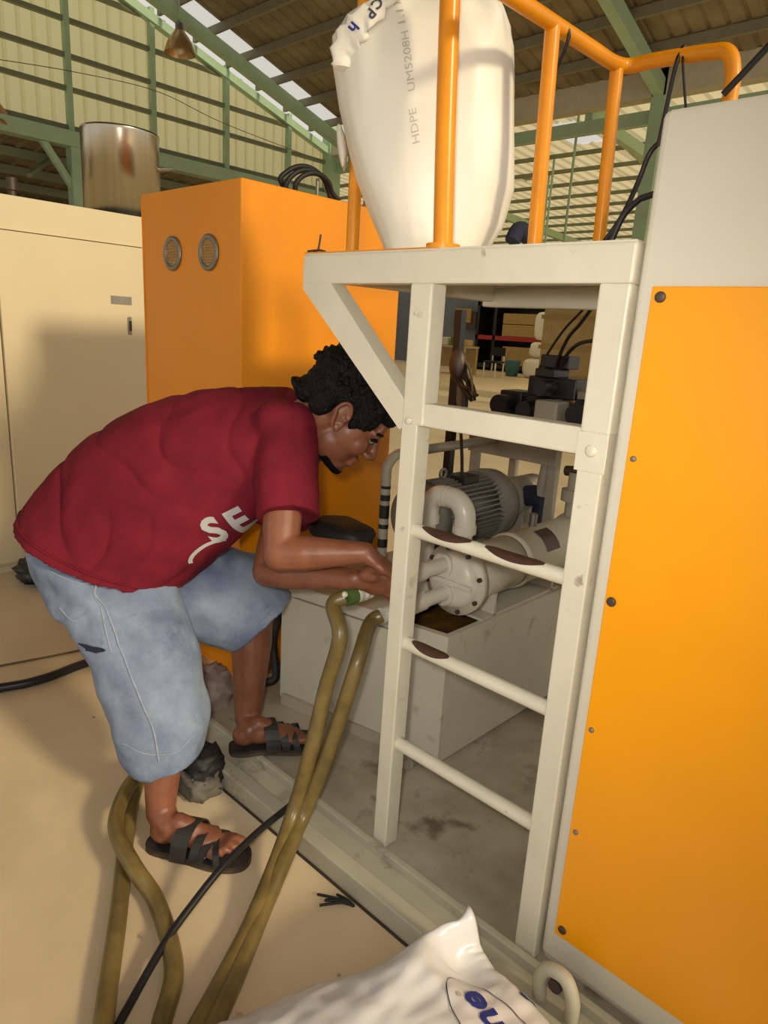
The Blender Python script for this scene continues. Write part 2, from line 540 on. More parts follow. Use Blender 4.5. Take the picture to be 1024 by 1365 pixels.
# wide bay beyond the eave
FY = 25.0
def lean_z(y): return 5.35 - 0.05 * (y - 11.5)
lxs = [-26, -8.25, -7.4, 6]
def lean(a, b, ya, yb, mname='roof_sheet'):
    corrugated(a, b, 0.03, 0.3, lambda u, h, e: (u, ya if e == 0 else yb, lean_z(ya if e == 0 else yb) + h)).build(mname, LEANM, ce)
lean(-20, -8.15, 11.7, FY); lean(-7.45, 0, 11.7, FY)
lean(-8.15, -7.45, 11.7, 12.7); lean(-8.15, -7.45, 14.0, FY)
mb = MB(); mb.add([(-8.2, 12.65, lean_z(12.65)+.05), (-7.4, 12.65, lean_z(12.65)+.05), (-7.4, 14.05, lean_z(14.05)+.05), (-8.2, 14.05, lean_z(14.05)+.05)], [(0,1,2,3)])
mb.build('skylight_panel', SKYL, ce)
for i in range(12):
    y = 12.2 + i * 1.08
    MB().box((-26, y - 0.04, lean_z(y) - 0.085), (2, y + 0.04, lean_z(y) - 0.01)).build('purlin', GIRTM, ce)
for x in (-12.5, -6.6, -1.0, -19):
    MB().bar((x, 11.7, 5.02), (x, FY, lean_z(FY) - 0.3), 0.14, 0.2).build('rafter', GREENST, ce)
MB().bar((-6.7, 12.0, 5.2), (-6.85, 14.6, 4.95), 0.16, 0.16).build('brace', GREENST, ce)
for x, y in ((-8.9, 14.5), (-7.2, 12.4), (-9.6, 15.5)):
    MB().cyl((x, y, 2.6), (x, y, lean_z(y)), 0.025, n=8).build('drop_rod', GREENST, ce)

wb = sempty('wall_back', (-8, FY, 0))
corrugated(-26, 6, 0.03, 0.3, lambda u, h, e: (u, FY - h, 0 if e == 0 else 4.75)).build('cladding_panel', WALLW, wb)
MB().box((-26, FY - 0.3, 3.35), (6, FY - 0.05, 3.75)).build('portal_beam', GREENST, wb)
wn = sempty('window_1', (-16, FY - .1, 3.9))
WG = bpy.data.materials.new('bright_window'); WG.use_nodes = True
WG.node_tree.nodes['Principled BSDF'].inputs['Emission Color'].default_value = (1, .95, .8, 1)
WG.node_tree.nodes['Principled BSDF'].inputs['Emission Strength'].default_value = 1.2
for k in range(8):
    x = -18.2 + k * 0.62
    MB().box((x, FY - 0.14, 3.95), (x + 0.5, FY - 0.1, 4.5)).build('pane', WG, wn)
MB().box((-18.4, FY - 0.16, 3.85), (-13.1, FY - 0.09, 3.95)).build('window_frame', GREENST, wn)

# lower roof and end wall seen under the portal beam
lo = sempty('trim_1', (GX - 3, 4, 3.6))
corrugated(-8, 13, 0.03, 0.3, lambda u, h, e: (GX - 0.2 if e == 0 else GX - 9, u, 4.05 - h if e == 0 else 3.2 - h)).build('roof_sheet', ROOFM, lo)
for k in range(8):
    x = GX - 0.8 - k * 1.1; z = 4.05 - (GX - 0.2 - x) * 0.85 / 8.8
    MB().box((x - 0.05, -8, z - 0.18), (x + 0.05, 13, z - 0.03)).build('purlin', GIRTM, lo)
we = struct(MB().box((GX - 9.2, -8, 0), (GX - 9, 26, 3.3)).build('wall_end', WALLW))
# far yellow-lit low wall behind pump area
# hanging lamps
def bell_lamp(loc, topz, label):
    t = thing('high_bay_lamp', loc, label, 'lamp', 'bell lamps under the roof')
    x, y, z = loc
    MB().lathe(loc, (0,0,1), [(0,.26),(.02,.262),(.06,.25),(.16,.215),(.26,.16),(.33,.10),(.36,.085),(.36,.06),(.30,.075),(.2,.15),(.05,.235),(0,.25)], 28).build('lamp_shade', COPPER, t)
    MB().lathe((x,y,z+.34), (0,0,1), [(0,.075),(.12,.075),(.14,.05),(.17,.03),(.17,0.0)], 16).build('lamp_cap', GALV, t)
    MB().ell((x,y,z+.12), (.08,.08,.13)).build('bulb', PVC, t)
    MB().cyl((x,y,z+.5), (x,y,topz), .012, n=8).build('hanging_rod', GREENST, t)
    return t
L = V((-12.207, 7.248, 5.748)); bell_lamp(tuple(L), roof_z(L.y) - .05, 'copper-toned bell lamp hanging below the translucent roof strip')
L = V((-13.082, 4.430, 4.088)); bell_lamp(tuple(L), roof_z(L.y) - .05, 'copper-toned bell lamp hanging low before the cream gable wall and green beam')
L = V((-10.411, 15.751, 5.207)); bell_lamp(tuple(L), lean_z(L.y) - .1, 'bell lamp hanging in the far bay beyond the eave')
solo(MB().tube([(-12.800, 4.369, 4.973), (-12.800, 5.638, 5.135), (-12.800, 7.130, 5.229), (-12.800, 8.568, 5.031), (-12.800, 11.137, 4.861)], .007, 6), 'sagging_wire', CORD, 'thin brown wire sagging along the cream gable wall', 'wire')

# =================================================================== BACKGROUND THINGS
def simple_box(name, lo, hi, m, label, cat, group=None, bevel=0.0):
    return solo(MB().box(lo, hi), name, m, label, cat, group, bevel=bevel)

BT = V((-13.334, 17.547, 0.000))
def work_table(o, label):
    t = thing('work_table', o, label, 'table'); x, y, z = o
    MB().box((x-.9, y-.4, .86), (x+.9, y+.4, .92)).build('table_top', PALLET, t)
    for sx in (-.82, .82):
        for sy in (-.34, .34):
            MB().box((x+sx-.05, y+sy-.05, 0), (x+sx+.05, y+sy+.05, .86)).build('leg', PALLET, t)
    MB().box((x-.85, y+.3, .2), (x+.85, y+.36, .8)).build('back_panel', PALLET, t)
work_table((-14.6, 18.6, 0), 'pale wooden work table with items on it before the blue partition')
for i, (dx, m, s, nm) in enumerate(((-.7, RED, .22, 'red box on the far pale work table'), (-.35, PVC, .25, 'white tub on the far pale work table'), (.05, GREENP, .3, 'green bottle crate on the far pale work table'), (.5, PALLET, .2, 'tan carton on the far pale work table'))):
    simple_box('storage_box', (-14.6+dx, 18.5, .92), (-14.6+dx+.28, 18.8, .92+s), m, nm, 'box', bevel=.02)
def stool(o):
    t = thing('side_chair', o, 'pale framed chair standing beside the far work table', 'chair'); x, y, z = o
    MB().box((x-.25, y-.25, .46), (x+.25, y+.25, .52)).build('seat', BLACK, t)
    for sx in (-.22, .22):
        for sy in (-.22, .22):
            MB().cyl((x+sx, y+sy, 0), (x+sx, y+sy, .46 if sy < 0 else .95), .025, n=8).build('leg', PVC, t)
    MB().box((x-.25, y+.19, .68), (x+.25, y+.24, .95)).build('backrest', BLACK, t)
stool((-13.0, 18.9, 0))
t = thing('partition_wall', (-17.2, 23.5, 0), 'blue-grey partition with a tan switch box behind the work table', 'partition')
MB().box((-21.5, 23.4, 0), (-15.9, 23.6, 3.1)).build('panel', BLUEW, t)
t = thing('switch_box', (-17.6, 23.2, 1.55), 'tan and brown box fixed on the blue-grey partition', 'box')
MB().box((-18.1, 23.15, 1.55), (-17.0, 23.4, 2.2)).build('body', BOLT, t); MB().box((-18.0, 23.08, 1.75), (-17.2, 23.15, 2.3)).build('cover', CARD, t)
t = thing('storage_rack', (-14.3, 22.8, 0), 'dark storage rack with a red shelf beam and tan cartons', 'rack')
for x in (-16.4, -15.6, -12.6): MB().box((x, 22.4, 0), (x+.12, 23.2, 3.0)).build('upright', BLACK, t)
for z, m in ((.1, BLACK), (1.15, RED), (2.4, BLACK)): MB().box((-16.4, 22.4, z), (-12.5, 23.2, z+.16)).build('shelf_beam', m, t)
MB().box((-16.4, 23.2, 0), (-12.5, 23.25, 3.0)).build('back_sheet', BLACK, t)
for i, (x, z, wd, h) in enumerate(((-15.2, 1.31, 1.5, .45), (-15.2, 1.76, 1.5, .4), (-15.1, .26, 1.9, .7))):
    simple_box('carton', (x, 22.42, z), (x+wd, 23.1, z+h-.02), CARD, ['lower tan carton on the red beam of the far rack', 'upper tan carton on the red beam of the far rack', 'wide tan carton at the foot of the far rack'][i], 'carton', bevel=.02)
def lumpy(c, rad, seed, m, name, label, cat, group=None, pw=0.5, rag=0.0):
    mb = MB(); nu, nv = 28, 18; vs = []
    c = V(c)
    for j in range(nv + 1):
        ph = -PI/2 + PI * j / nv
        for i in range(nu):
            th = 2*PI*i/nu
            sg = lambda q: math.copysign(abs(q)**pw, q)
            d = V((sg(math.cos(ph))*sg(math.cos(th)), sg(math.cos(ph))*sg(math.sin(th)), sg(math.sin(ph))))
            k = 1 + 0.10 * noise.noise(d * 1.7 + V((seed, 0, 0))) + 0.05 * noise.noise(d * 5 + V((0, seed, 0))) + rag * (abs(noise.noise(d * 3 + V((seed, seed, 0)))) + .5 * noise.noise(d * 8))
            vs.append(c + V((d.x*rad[0]*k, d.y*rad[1]*k, d.z*rad[2]*(k if d.z > -.5 else 1))))
    fs = [(j*nu+i, j*nu+(i+1) % nu, (j+1)*nu+(i+1) % nu, (j+1)*nu+i) for j in range(nv) for i in range(nu)]
    mb.add(vs, fs, True)
    return solo(mb, name, m, label, cat, group, base=(c.x, c.y, c.z - rad[2]))
lumpy((-12.3, 20.6, .32), (.55, .4, .32), 1, BAGM, 'resin_sack', 'white sack lying at the foot of the far sack pile', 'sack')
lumpy((-12.2, 20.7, .93), (.5, .4, .25), 2, BAGM, 'resin_sack', 'white sack lying on top of the far sack pile', 'sack')
lumpy((-12.4, 20.75, 1.70), (.32, .2, .45), 3, BAGM, 'resin_sack', 'white sack standing upright on the far sack pile', 'sack')
t = thing('bucket', (-13.2, 20.3, 0), 'teal plastic bucket standing by the far white sacks', 'bucket')
MB().lathe((-13.2,20.3,0),(0,0,1),[(0,.0),(0,.2),(.5,.26),(.52,.28),(.54,.26),(.5,.24),(.03,.18),(.03,0)],20).build('body', TEAL, t)
MB().tube([(-13.46,20.3,.5),(-13.4,20.3,.75),(-13.2,20.3,.85),(-13.0,20.3,.75),(-12.94,20.3,.5)], .012, 6).build('handle', GALV, t)
# tall beige crate with sacks, mid distance
t = thing('tall_crate', (-6.9, 13.2, 0), 'tall beige panelled crate standing behind the pump', 'crate')
MB().box((-7.75, 12.9, .12), (-6.55, 14.1, 2.12)).build('body', PALLET, t, bevel=.02)
for k in range(3): MB().box((-7.78, 12.86, .5+k*.6), (-6.52, 12.9, .58+k*.6)).build('batten', CARD, t)
for x in (-7.6, -6.8): MB().box((x, 12.9, 0), (x+.12, 14.1, .12)).build('skid_block', CARD, t)
lumpy((-5.95, 13.0, .28), (.5, .4, .28), 5, BAGM, 'resin_sack', 'lowest white sack of the pile beside the tall beige crate', 'sack')
lumpy((-5.95, 13.05, .86), (.5, .4, .25), 6, BAGM, 'resin_sack', 'middle white sack of the pile beside the tall beige crate', 'sack')
lumpy((-5.9, 13.0, 1.41), (.48, .4, .25), 8, BAGM, 'resin_sack', 'top white sack of the pile beside the tall beige crate', 'sack')
t = thing('wooden_post', (-5.25, 12.7, 0), 'orange-brown timber post beside the pile of white sacks', 'post')
MB().box((-5.33, 12.62, .02), (-5.17, 12.78, 2.3)).build('shaft', CARD, t, bevel=.01); MB().box((-5.45, 12.5, 0), (-5.05, 12.9, .03)).build('foot_plate', BOLT, t)

# =================================================================== LEFT CABINET + HOPPER
CXF = -3.55
t = thing('beige_cabinet', (CXF - .35, 1.55, 0), 'tall beige sheet-metal cabinet with one large door', 'cabinet')
MB().box((CXF - .8, 1.0, .06), (CXF - .03, 2.15, 1.785)).build('body', BEIGE, t)
for lo_, hi_ in (((1.0, .06), (1.152, 1.785)), ((1.868, .06), (2.15, 1.785)), ((1.152, .06), (1.868, .209)), ((1.152, 1.638), (1.868, 1.785))):
    MB().box((CXF - .03, lo_[0], lo_[1]), (CXF, hi_[0], hi_[1])).build('front_frame', BEIGE, t)
d_ = MB().box((CXF - .028, 1.158, .215), (CXF + .018, 1.862, 1.632)).build('door', BEIGE, t, bevel=.004)
MB().box((CXF + .018, 1.765, 1.195), (CXF + .026, 1.785, 1.285)).build('handle', GALV, d_, bevel=.003)
MB().box((CXF + .026, 1.769, 1.215), (CXF + .034, 1.781, 1.265)).build('latch', BLACK, d_, bevel=.002)
MB().box((CXF + .018, 1.68, 1.345), (CXF + .021, 1.79, 1.385)).build('faded_label', GALV, d_)
MB().box((CXF - .75, 1.05, 0), (CXF - .05, 2.1, .06)).build('plinth', BEIGE, t)
lumpy((CXF + .18, 1.22, .05), (.13, .12, .05), 11, BLACK, 'rubber_pad', 'black crumpled rubber piece on the floor before the beige cabinet', 'scrap', rag=.55, pw=.8)
HC = V((-3.98, 1.985, 1.785))
t = thing('stainless_hopper', HC, 'round stainless steel hopper standing on the beige cabinet', 'hopper')
MB().lathe(HC, (0,0,1), [(.03,.0),(.03,.205),(.455,.205),(.465,.209),(.475,.205),(.465,.198),(.05,.198),(.05,0)], 40).build('drum', STEEL, t)
MB().lathe(HC, (0,0,1), [(0,.0),(0,.215),(.03,.215),(.03,.0)], 40).build('base_ring', BLACK, t)
MB().box((HC.x+.12, HC.y+.13, HC.z+.03), (HC.x+.2, HC.y+.21, HC.z+.10)).build('outlet_flap', CARD, t, bevel=.004)
MB().cyl((HC.x+.14, HC.y+.15, HC.z+.30), (HC.x+.2, HC.y+.21, HC.z+.31), .012).build('knob', GALV, t)
# small bracket fittings on the cabinet's far edge
t = thing('pipe_fitting', (-4.2, 1.35, 1.785), 'dark pipe fitting rising behind the beige cabinet top', 'fitting')
for yy in (1.30, 1.48):
    MB().cyl((-4.2, yy, 1.785), (-4.2, yy, 1.93), .02, n=10).build('stub', BOLT, t)
    MB().cyl((-4.2, yy, 1.90), (-4.2, yy, 1.96), .03, n=10).build('collar', BOLT, t)
MB().cyl((-4.2, 1.30, 1.83), (-4.2, 1.48, 1.83), .018, n=10).build('cross_pipe', GALV, t)

# =================================================================== ORANGE CABINET
BX1, BX0, BY0, BY1, BZ = -1.90, -2.53, 1.33, 2.07, 1.722
t = thing('orange_cabinet', ((BX0+BX1)/2, (BY0+BY1)/2, 0), 'tall orange control cabinet with two round vents', 'cabinet')
MB().box((BX0, BY0, .04), (BX1, BY1, BZ)).build('body', ORANGE2, t, bevel=.006)
MB().box((BX0+.03, BY0+.03, 0), (BX1-.03, BY1-.03, .04)).build('plinth', ORANGE2, t)
for (vx, vz) in ((-2.306, 1.513), (-2.079, 1.510)):
    rg = MB().lathe((vx, BY0, vz), (0,-1,0), [(0,.040),(.0,.058),(.006,.058),(.010,.052),(.008,.042),(.0,.040)], 28).build('vent', GALV, t)
    g = MB()
    for k in range(-4, 5):
        h = .0095 * k; ln = math.sqrt(max(.041**2 - h*h, 0))
        g.bar((vx - ln, BY0 - .004, vz + h), (vx + ln, BY0 - .004, vz + h), .002, .003)
        g.bar((vx + h, BY0 - .004, vz - ln), (vx + h, BY0 - .004, vz + ln), .002, .003, (0,1,0))
    g.build('grille', CARD, rg)
    MB().cyl((vx, BY0 + .002, vz), (vx, BY0 - .001, vz), .042, n=24).build('vent_backing', ORPIPE, rg)
MB().box((BX0+.012, BY0-.003, .1), (BX0+.016, BY0+.001, BZ-.03)).build('edge_seam', ORANGE2, t)
MB().cyl((-2.17, BY0, .10), (-2.17, BY0-.05, .10), .012, n=10).build('valve_stem', BOLT, t)
MB().ell((-2.17, BY0-.065, .10), (.03, .02, .03)).build('valve_knob', BLACK, t)
# coil of black hose on its top
t = thing('hose_coil', (-2.0, 1.72, BZ), 'black rubber hose looped over the top of the orange cabinet', 'hose')
HZ = BZ + .005
for k, (dx, rr) in enumerate(((0, .10), (.03, .085), (-.02, .115))):
    pts = [(-2.03+dx, 1.60+.02*k, HZ+.012)] + [(-2.03+dx+.02*math.sin(a), 1.70 - rr*math.cos(a)*1.05, HZ+.008+rr*.85*math.sin(a)) for a in [PI*q/8 for q in range(1,8)]] + [(-2.02+dx, 1.80+.015*k, HZ+.012)]
    MB().tube(pts, .009, 8, 4).build('loop', DARKGAP, t)
MB().cyl((-2.0, 1.72, HZ-.005), (-2.0, 1.72, HZ+.07), .006, n=8).build('hook', GALV, t)
t = thing('air_fitting', (-1.95, 1.92, BZ), 'small brass air fitting with a black tube on the orange cabinet', 'fitting')
MB().cyl((-1.95,1.92,BZ),(-1.95,1.92,BZ+.05),.016,.012,n=10).build('body', CARD, t)
MB().tube([(-1.95,1.92,BZ+.045),(-1.93,1.95,BZ+.05),(-1.90,1.97,BZ+.03),(-1.885,1.93,BZ-.04)], .004, 6).build('tube', BLACK, t)

# =================================================================== SKID
SY0 = .96; SZ = .07
t = thing('machine_skid', (-.6, 1.8, 0), 'grey steel skid frame carrying the pump, ladder and machine', 'frame')
MB().box((-1.78, SY0+.115, .0), (.6, 2.9, .052)).build('base_plate', PLATE, t)
MB().box((-1.78, SY0, 0), (.6, SY0+.045, .058)).build('front_channel', CHAN, t, bevel=.004)
MB().box((-1.78, SY0+.045, 0), (.6, SY0+.10, .045)).build('channel_web', CHAN, t)
MB().box((-1.78, SY0+.10, 0), (.6, SY0+.118, SZ)).build('inner_lip', CHAN, t, bevel=.003)
MB().box((-1.80, SY0, 0), (-1.772, 2.9, SZ)).build('end_channel', CHAN, t, bevel=.003)
lug = MB()
for s in (0, 1):
    pass
lug.tube([(-.452, 1.025, .055), (-.455, 1.02, .10), (-.44, 1.02, .135), (-.405, 1.02, .14), (-.385, 1.02, .105), (-.385, 1.025, .055)], .014, 10)
lug.build('lifting_lug', CHAN, t)
MB().cyl((-.42, 1.01, .115), (-.42, 1.05, .115), .014, n=10).build('lug_pin', BOLT, t)
cr = MB().box((-1.78, SY0-.006, 0), (.6, SY0+.0, .003)); cr.build('floor_edge_strip', mat('dark_brown_strip', (74, 62, 48), 0.9, var=0.4, scale=14), t)  # thin dark brown strip on the floor along the skid front

# =================================================================== MACHINE ENCLOSURE (right)
YF = 1.085
t = thing('machine_enclosure', (0.1, 1.6, .05), 'white machine housing clad with a large orange panel', 'machine')
b0 = MB().box((-.498, YF + .012, .07), (.62, 2.3, 1.64)).build('housing', WHITEP, t, bevel=.012, seg=3)
MB().box((-.494, YF + .03, .052), (.62, 2.25, .075)).build('base_strip', WHITEP, t)
pn = MB().box((-.468, YF - .001, .152), (.64, YF + .014, 1.388)).build('orange_panel', ORANGE, t, bevel=.002)
pn['label'] = 'large orange cover panel'
for (x, z) in ((-.452, 1.372), (-.455, 1.12), (-.455, .87), (-.455, .62), (-.455, .40), (-.452, .172), (-.12, .172), (.2, .172)):
    big = z > 1.3 or .8 < z < .9 or z < .2
    MB().lathe((x, YF - .001, z), (0,-1,0), [(0,.0085 if big else .005),(.003,.0085 if big else .005),(.004,.006 if big else .003),(.004,0)], 12).build('screw', BOLT if big else GALV, pn)
# angled dark rod and rubber cables behind the housing top
solo(MB().tube([(-0.821, 1.580, 1.514), (-0.778, 1.580, 1.577), (-0.760, 1.600, 1.650), (-0.742, 1.600, 1.709), (-0.722, 1.600, 1.730)], .006, 8), 'black_cable', BLACK, 'black cable rising steeply behind the handrail beside the white housing', 'cable')
solo(MB().tube([(-0.758, 1.500, 1.503), (-0.736, 1.500, 1.563), (-0.707, 1.500, 1.594), (-0.689, 1.500, 1.601), (-0.631, 1.500, 1.614)], .007, 8), 'black_cable', BLACK, 'black cable bending low from the platform into the white housing', 'cable')
t = thing('tie_rod', (-.42, 1.45, 1.6), 'dark thin rod leaning past the end of the orange handrail', 'rod')
MB().cyl((-0.535, 1.420, 1.747), (-0.456, 1.420, 1.827), .006, n=8).build('rod', DARKGAP, t)

# =================================================================== PLATFORM, LADDER AND GUARD RAIL
T = thing('access_platform', (-.9, 1.4, .05), 'cream steel access platform with ladder and orange guard rail', 'platform')
TH = .045
def rail_box(name, lo, hi, bevel=.004, m=CREAM):
    return MB().box(lo, hi).build(name, m, T, bevel=bevel)
rail_box('top_beam', (-1.303, YF, 1.392), (-.502, YF + TH, 1.455))
rail_box('mid_beam', (-.925, YF + .002, 1.110), (-.54, YF + TH - .002, 1.158))
rail_box('upper_post', (-.965, YF - .001, 1.110), (-.908, YF + TH + .001, 1.393))
rail_box('upper_post', (-.556, YF - .001, 1.150), (-.502, YF + TH + .001, 1.393))
dg_ = MB()
p = [(-1.303, 1.392), (-1.215, 1.392), (-.935, 1.150), (-.968, 1.108), (-1.303, 1.385)]
p = [(-1.303, 1.440), (-1.303, 1.380), (-.972, 1.095), (-.930, 1.128), (-1.210, 1.396), (-1.25, 1.44)]
dg_.add([(x, YF+.001, z) for x, z in p] + [(x, YF+TH-.001, z) for x, z in p], [tuple(range(6)), tuple(range(11, 5, -1))] + [(i, (i+1) % 6, 6+(i+1) % 6, 6+i) for i in range(6)])
dg_.build('diagonal_brace', CREAM, T)
sl = MB()
def slanted(xa0, xa1, za, xb0, xb1, zb, y0, y1):
    m = MB()
    vs = []
    for (x0, x1, z) in ((xa0, xa1, za), (xb0, xb1, zb)):
        vs += [(x0, y0, z), (x1, y0, z), (x1, y1, z), (x0, y1, z)]
    m.add(vs, [(0,3,2,1),(4,5,6,7),(0,1,5,4),(1,2,6,5),(2,3,7,6),(3,0,4,7)])
    return m
slanted(-.972, -.930, .055, -.966, -.922, 1.115, YF, YF + TH).build('stile', CREAM, T, bevel=.003)
slanted(-.550, -.503, .053, -.552, -.505, 1.155, YF - .002, YF + TH).build('stile', CREAM, T, bevel=.003)
rail_box('joint_plate', (-.556, YF - .006, 1.085), (-.500, YF - .002, 1.153), .001)
MB().lathe((-.527, YF - .006, 1.122), (0,-1,0), [(0,.011),(.003,.011),(.005,.008),(.005,0)], 14).build('bolt', CREAM, T)
MB().lathe((-.945, YF - .002, 1.118), (0,-1,0), [(0,.008),(.003,.008),(.004,.005),(.004,0)], 12).build('bolt', CREAM, T)
for z in (.879, .608, .345):
    rg = MB().cyl((-.93, YF + .022, z), (-.548, YF + .022, z), .0155, n=16).build('rung', CREAM, T)
    if z > .5:
        mb = MB(); n = 10
        segs = ((-.90, -.77), (-.735, -.60)) if z > .8 else ((-.905, -.80),)
        for (xa, xb) in segs:
            vs = []; nx = 12
            for i in range(nx + 1):
                u = i / nx; x = xa + (xb - xa) * u
                hw = 1.15 * math.sin(PI * min(max(u, .02), .98)) ** .6
                for k in range(5):
                    a = PI * .62 + (k / 4 - .5) * 1.9 * hw
                    vs.append((x, YF + .022 + .0162 * math.cos(a), z + .0162 * math.sin(a)))
            mb.add(vs, [(i*5+k, (i+1)*5+k, (i+1)*5+k+1, i*5+k+1) for i in range(nx) for k in range(4)], True)
        mb.build('worn_patch', RUST, rg)
rail_box('back_beam', (-1.303, 1.80, 1.385), (-.505, 1.845, 1.44))
rail_box('side_beam', (-1.303, YF + TH, 1.40), (-1.258, 1.80, 1.445))
rail_box('side_beam', (-.60, YF + TH, 1.40), (-.556, 1.80, 1.445))
rail_box('deck', (-1.300, YF + .004, 1.445), (-.505, 1.84, 1.4585), .001)
rail_box('deck_edge', (-1.303, YF + .001, 1.4585), (-.91, YF + .03, 1.4605), .0, ORPIPE)
rail_box('back_leg', (-1.30, 1.80, .052), (-1.262, 1.84, 1.39), m=CREAM) if False else None
def gpipe(pts, r, name='guard_post', sub=5):
    return MB().tube(pts, r, 14, sub).build(name, ORPIPE, T)
gpipe([(-.916, 1.118, 1.455), (-.936, 1.118, 1.75), (-.962, 1.118, 2.25)], .0195)
MB().cyl((-.916, 1.118, 1.458), (-.916, 1.118, 1.468), .034, n=16).build('foot_flange', ORPIPE, T)
gpipe([(-1.285, 1.222, 1.45), (-1.283, 1.222, 1.8), (-1.275, 1.222, 2.25)], .0155)
gpipe([(-.833, 1.318, 1.455), (-.834, 1.30, 1.886)], .0155)
gpipe([(-.833, 1.60, 1.455), (-.834, 1.575, 1.892)], .0150)
gpipe([(-.834, .95, 1.88), (-.834, 1.2, 1.885), (-.834, 1.45, 1.89), (-.834, 1.56, 1.893), (-.815, 1.60, 1.895), (-.76, 1.60, 1.895), (-.64, 1.60, 1.888), (-.605, 1.60, 1.878), (-.590, 1.60, 1.84), (-.588, 1.60, 1.78), (-.588, 1.60, 1.46)], .0155, 'hand_rail', 6)
MB().tube([(-.845, 1.33, 1.905), (-.82, 1.34, 1.875), (-.87, 1.36, 1.80)], .004, 6).build('cable_tie', BLACK, T)
MB().tube([(-.70, 1.60, 1.91), (-.705, 1.585, 1.87), (-.72, 1.59, 1.72)], .005, 6).build('cable_tie', BLACK, T)
MB().tube([(-.70, 1.60, 1.91), (-.69, 1.585, 1.87), (-.665, 1.59, 1.76)], .003, 6).build('cable_tie', BLACK, T)
t = thing('wire_stub', (-1.27, 1.10, 1.4605), 'short twist of dark wire on the platform corner', 'wire')
MB().tube([(-1.285,1.10,1.463),(-1.27,1.10,1.467),(-1.262,1.10,1.50)], .0025, 6).build('strand', BOLT, t)
MB().tube([(-1.25,1.105,1.463),(-1.268,1.10,1.466),(-1.30,1.095,1.464)], .0025, 6).build('strand', BOLT, t)
solo(MB().tube([(-1.013, 1.500, 1.525), (-1.008, 1.520, 1.555), (-0.990, 1.540, 1.536), (-0.975, 1.540, 1.514)], .02, 8), 'dark_rag', NAVY, 'dark navy rag lying on the platform beside the tall bag', 'rag')

# =================================================================== TALL BAG ON THE PLATFORM
BC = V((-1.075, 1.285, 1.4585))
er = V((.723, .688, 0)).normalized(); ed = V((-er.y, er.x, 0))     # across and along the line of sight
t = thing('tall_resin_bag', BC, 'tall bulging white plastic resin bag standing on the platform', 'bag')
prof = [  # z, left, right half widths, depth half width
    (0, .10, .095, .08), (.006, .112, .108, .10), (.03, .121, .120, .115), (.075, .144, .146, .125), (.155, .184, .163, .132), (.23, .212, .158, .136),
    (.30, .233, .150, .136), (.375, .246, .142, .134), (.432, .247, .133, .124), (.472, .214, .120, .108), (.515, .140, .088, .080), (.55, .09, .06, .06), (.60, .065, .05, .045), (.66, .08, .06, .05), (.68, .06, .04, .03)]
N = 72; rings = []
P_ = []
for k in range(len(prof) - 1):
    for q in range(4):
        a = q / 4; P_.append([prof[k][i] * (1 - a) + prof[k+1][i] * a for i in range(4)])
P_.append(list(prof[-1]))
for (z, l, r_, dpt) in P_:
    ring = []
    for i in range(N):
        th = 2 * PI * i / N
        c, s = math.cos(th), math.sin(th)
        sg = lambda q: math.copysign(abs(q) ** .86, q)
        x = sg(c) * (r_ if c > 0 else l); y = sg(s) * dpt
        topf = max(0, (z - .405) / .10)
        k = .006 * noise.noise(V((c*2, s*2, z*6))) + topf * (.020 * math.sin(9 * th + 6 * z) * min(1, topf) + .012 * noise.noise(V((c*5, s*5, z*14))))
        k += .004 * noise.noise(V((c*6, s*6, z*3 + 4)))
        x *= 1 + k / .2; y *= 1 + k / .15
        zz = z + (0.012 * noise.noise(V((c*3, s*3, 2.0))) if z > .5 else 0)
        ring.append(BC + er * x + ed * y + V((0, 0, zz)))
    rings.append(ring)
bag = MB().loft(rings).build('bag_body', BAGM, t)
tree = bvh_of(bag)
vz = V((0, 0, 1))
up_ = (V((-1.195, 1.234, 1.918)) - V((-1.096, 1.220, 1.627))).normalized()
for (tx, pp, ln) in (('HDPE', (-1.110, 1.223, 1.671), .062), ('UM5208H', (-1.145, 1.230, 1.780), .105), ('1.1', (-1.174, 1.232, 1.858), .03), ('TOAU', (-1.191, 1.233, 1.906), .05)):
    vs, fs = text_mesh(tx, .021)
    k_ = ln / (max(v.x for v in vs) - min(v.x for v in vs))
    vs = [V((v.x * k_, v.y, 0)) for v in vs]
    decal(vs, fs, tree, pp, up_, er * -1, 'print_line', GREYINK, t)
# folded top collar
col_pts = []
cl = MB()
ca = [(-1.229, 1.108, 1.811), (-1.214, 1.101, 1.852), (-1.176, 1.106, 1.886), (-1.138, 1.124, 1.916), (-1.104, 1.155, 1.955)]
sp = [q + V((.655, -.71, .1)) * .004 for q in on_surface(tree, [V(q) + V((.655, -.71, 0)) * .06 for q in ca], .006, 6)]; rr = []
for i, p in enumerate(sp):
    tdir = (sp[min(i+1, len(sp)-1)] - sp[max(i-1, 0)]).normalized()
    dn = V((.655, -.71, .258)); acr = tdir.cross(dn).normalized()
    wd = (.010 + .020 * math.sin(PI * min(1, .15 + i / (len(sp)-1)))) * (1 + .2 * math.sin(i * 1.9))
    rr.append([p + acr * (wd * math.cos(a)) + dn * (.008 * math.sin(a)) for a in [2*PI*q/12 for q in range(12)]])
fold = cl.loft(rr).build('folded_collar', BAGM, t)
ft = bvh_of(fold)
for (tx, pp, sz, m) in (('C', (-1.127, 1.112, 1.915), .022, DARKINK), ('P', (-1.132, 1.101, 1.897), .022, DARKINK), ('h', (-1.160, 1.082, 1.876), .024, BLUEINK)):
    vs, fs = text_mesh(tx, sz * 1.25, bold=.0008)
    decal(vs, fs, ft, pp, V(er) * -.65 + vz * -.75, V(er) * .75 + vz * -.65, 'printed_letter', m, t)
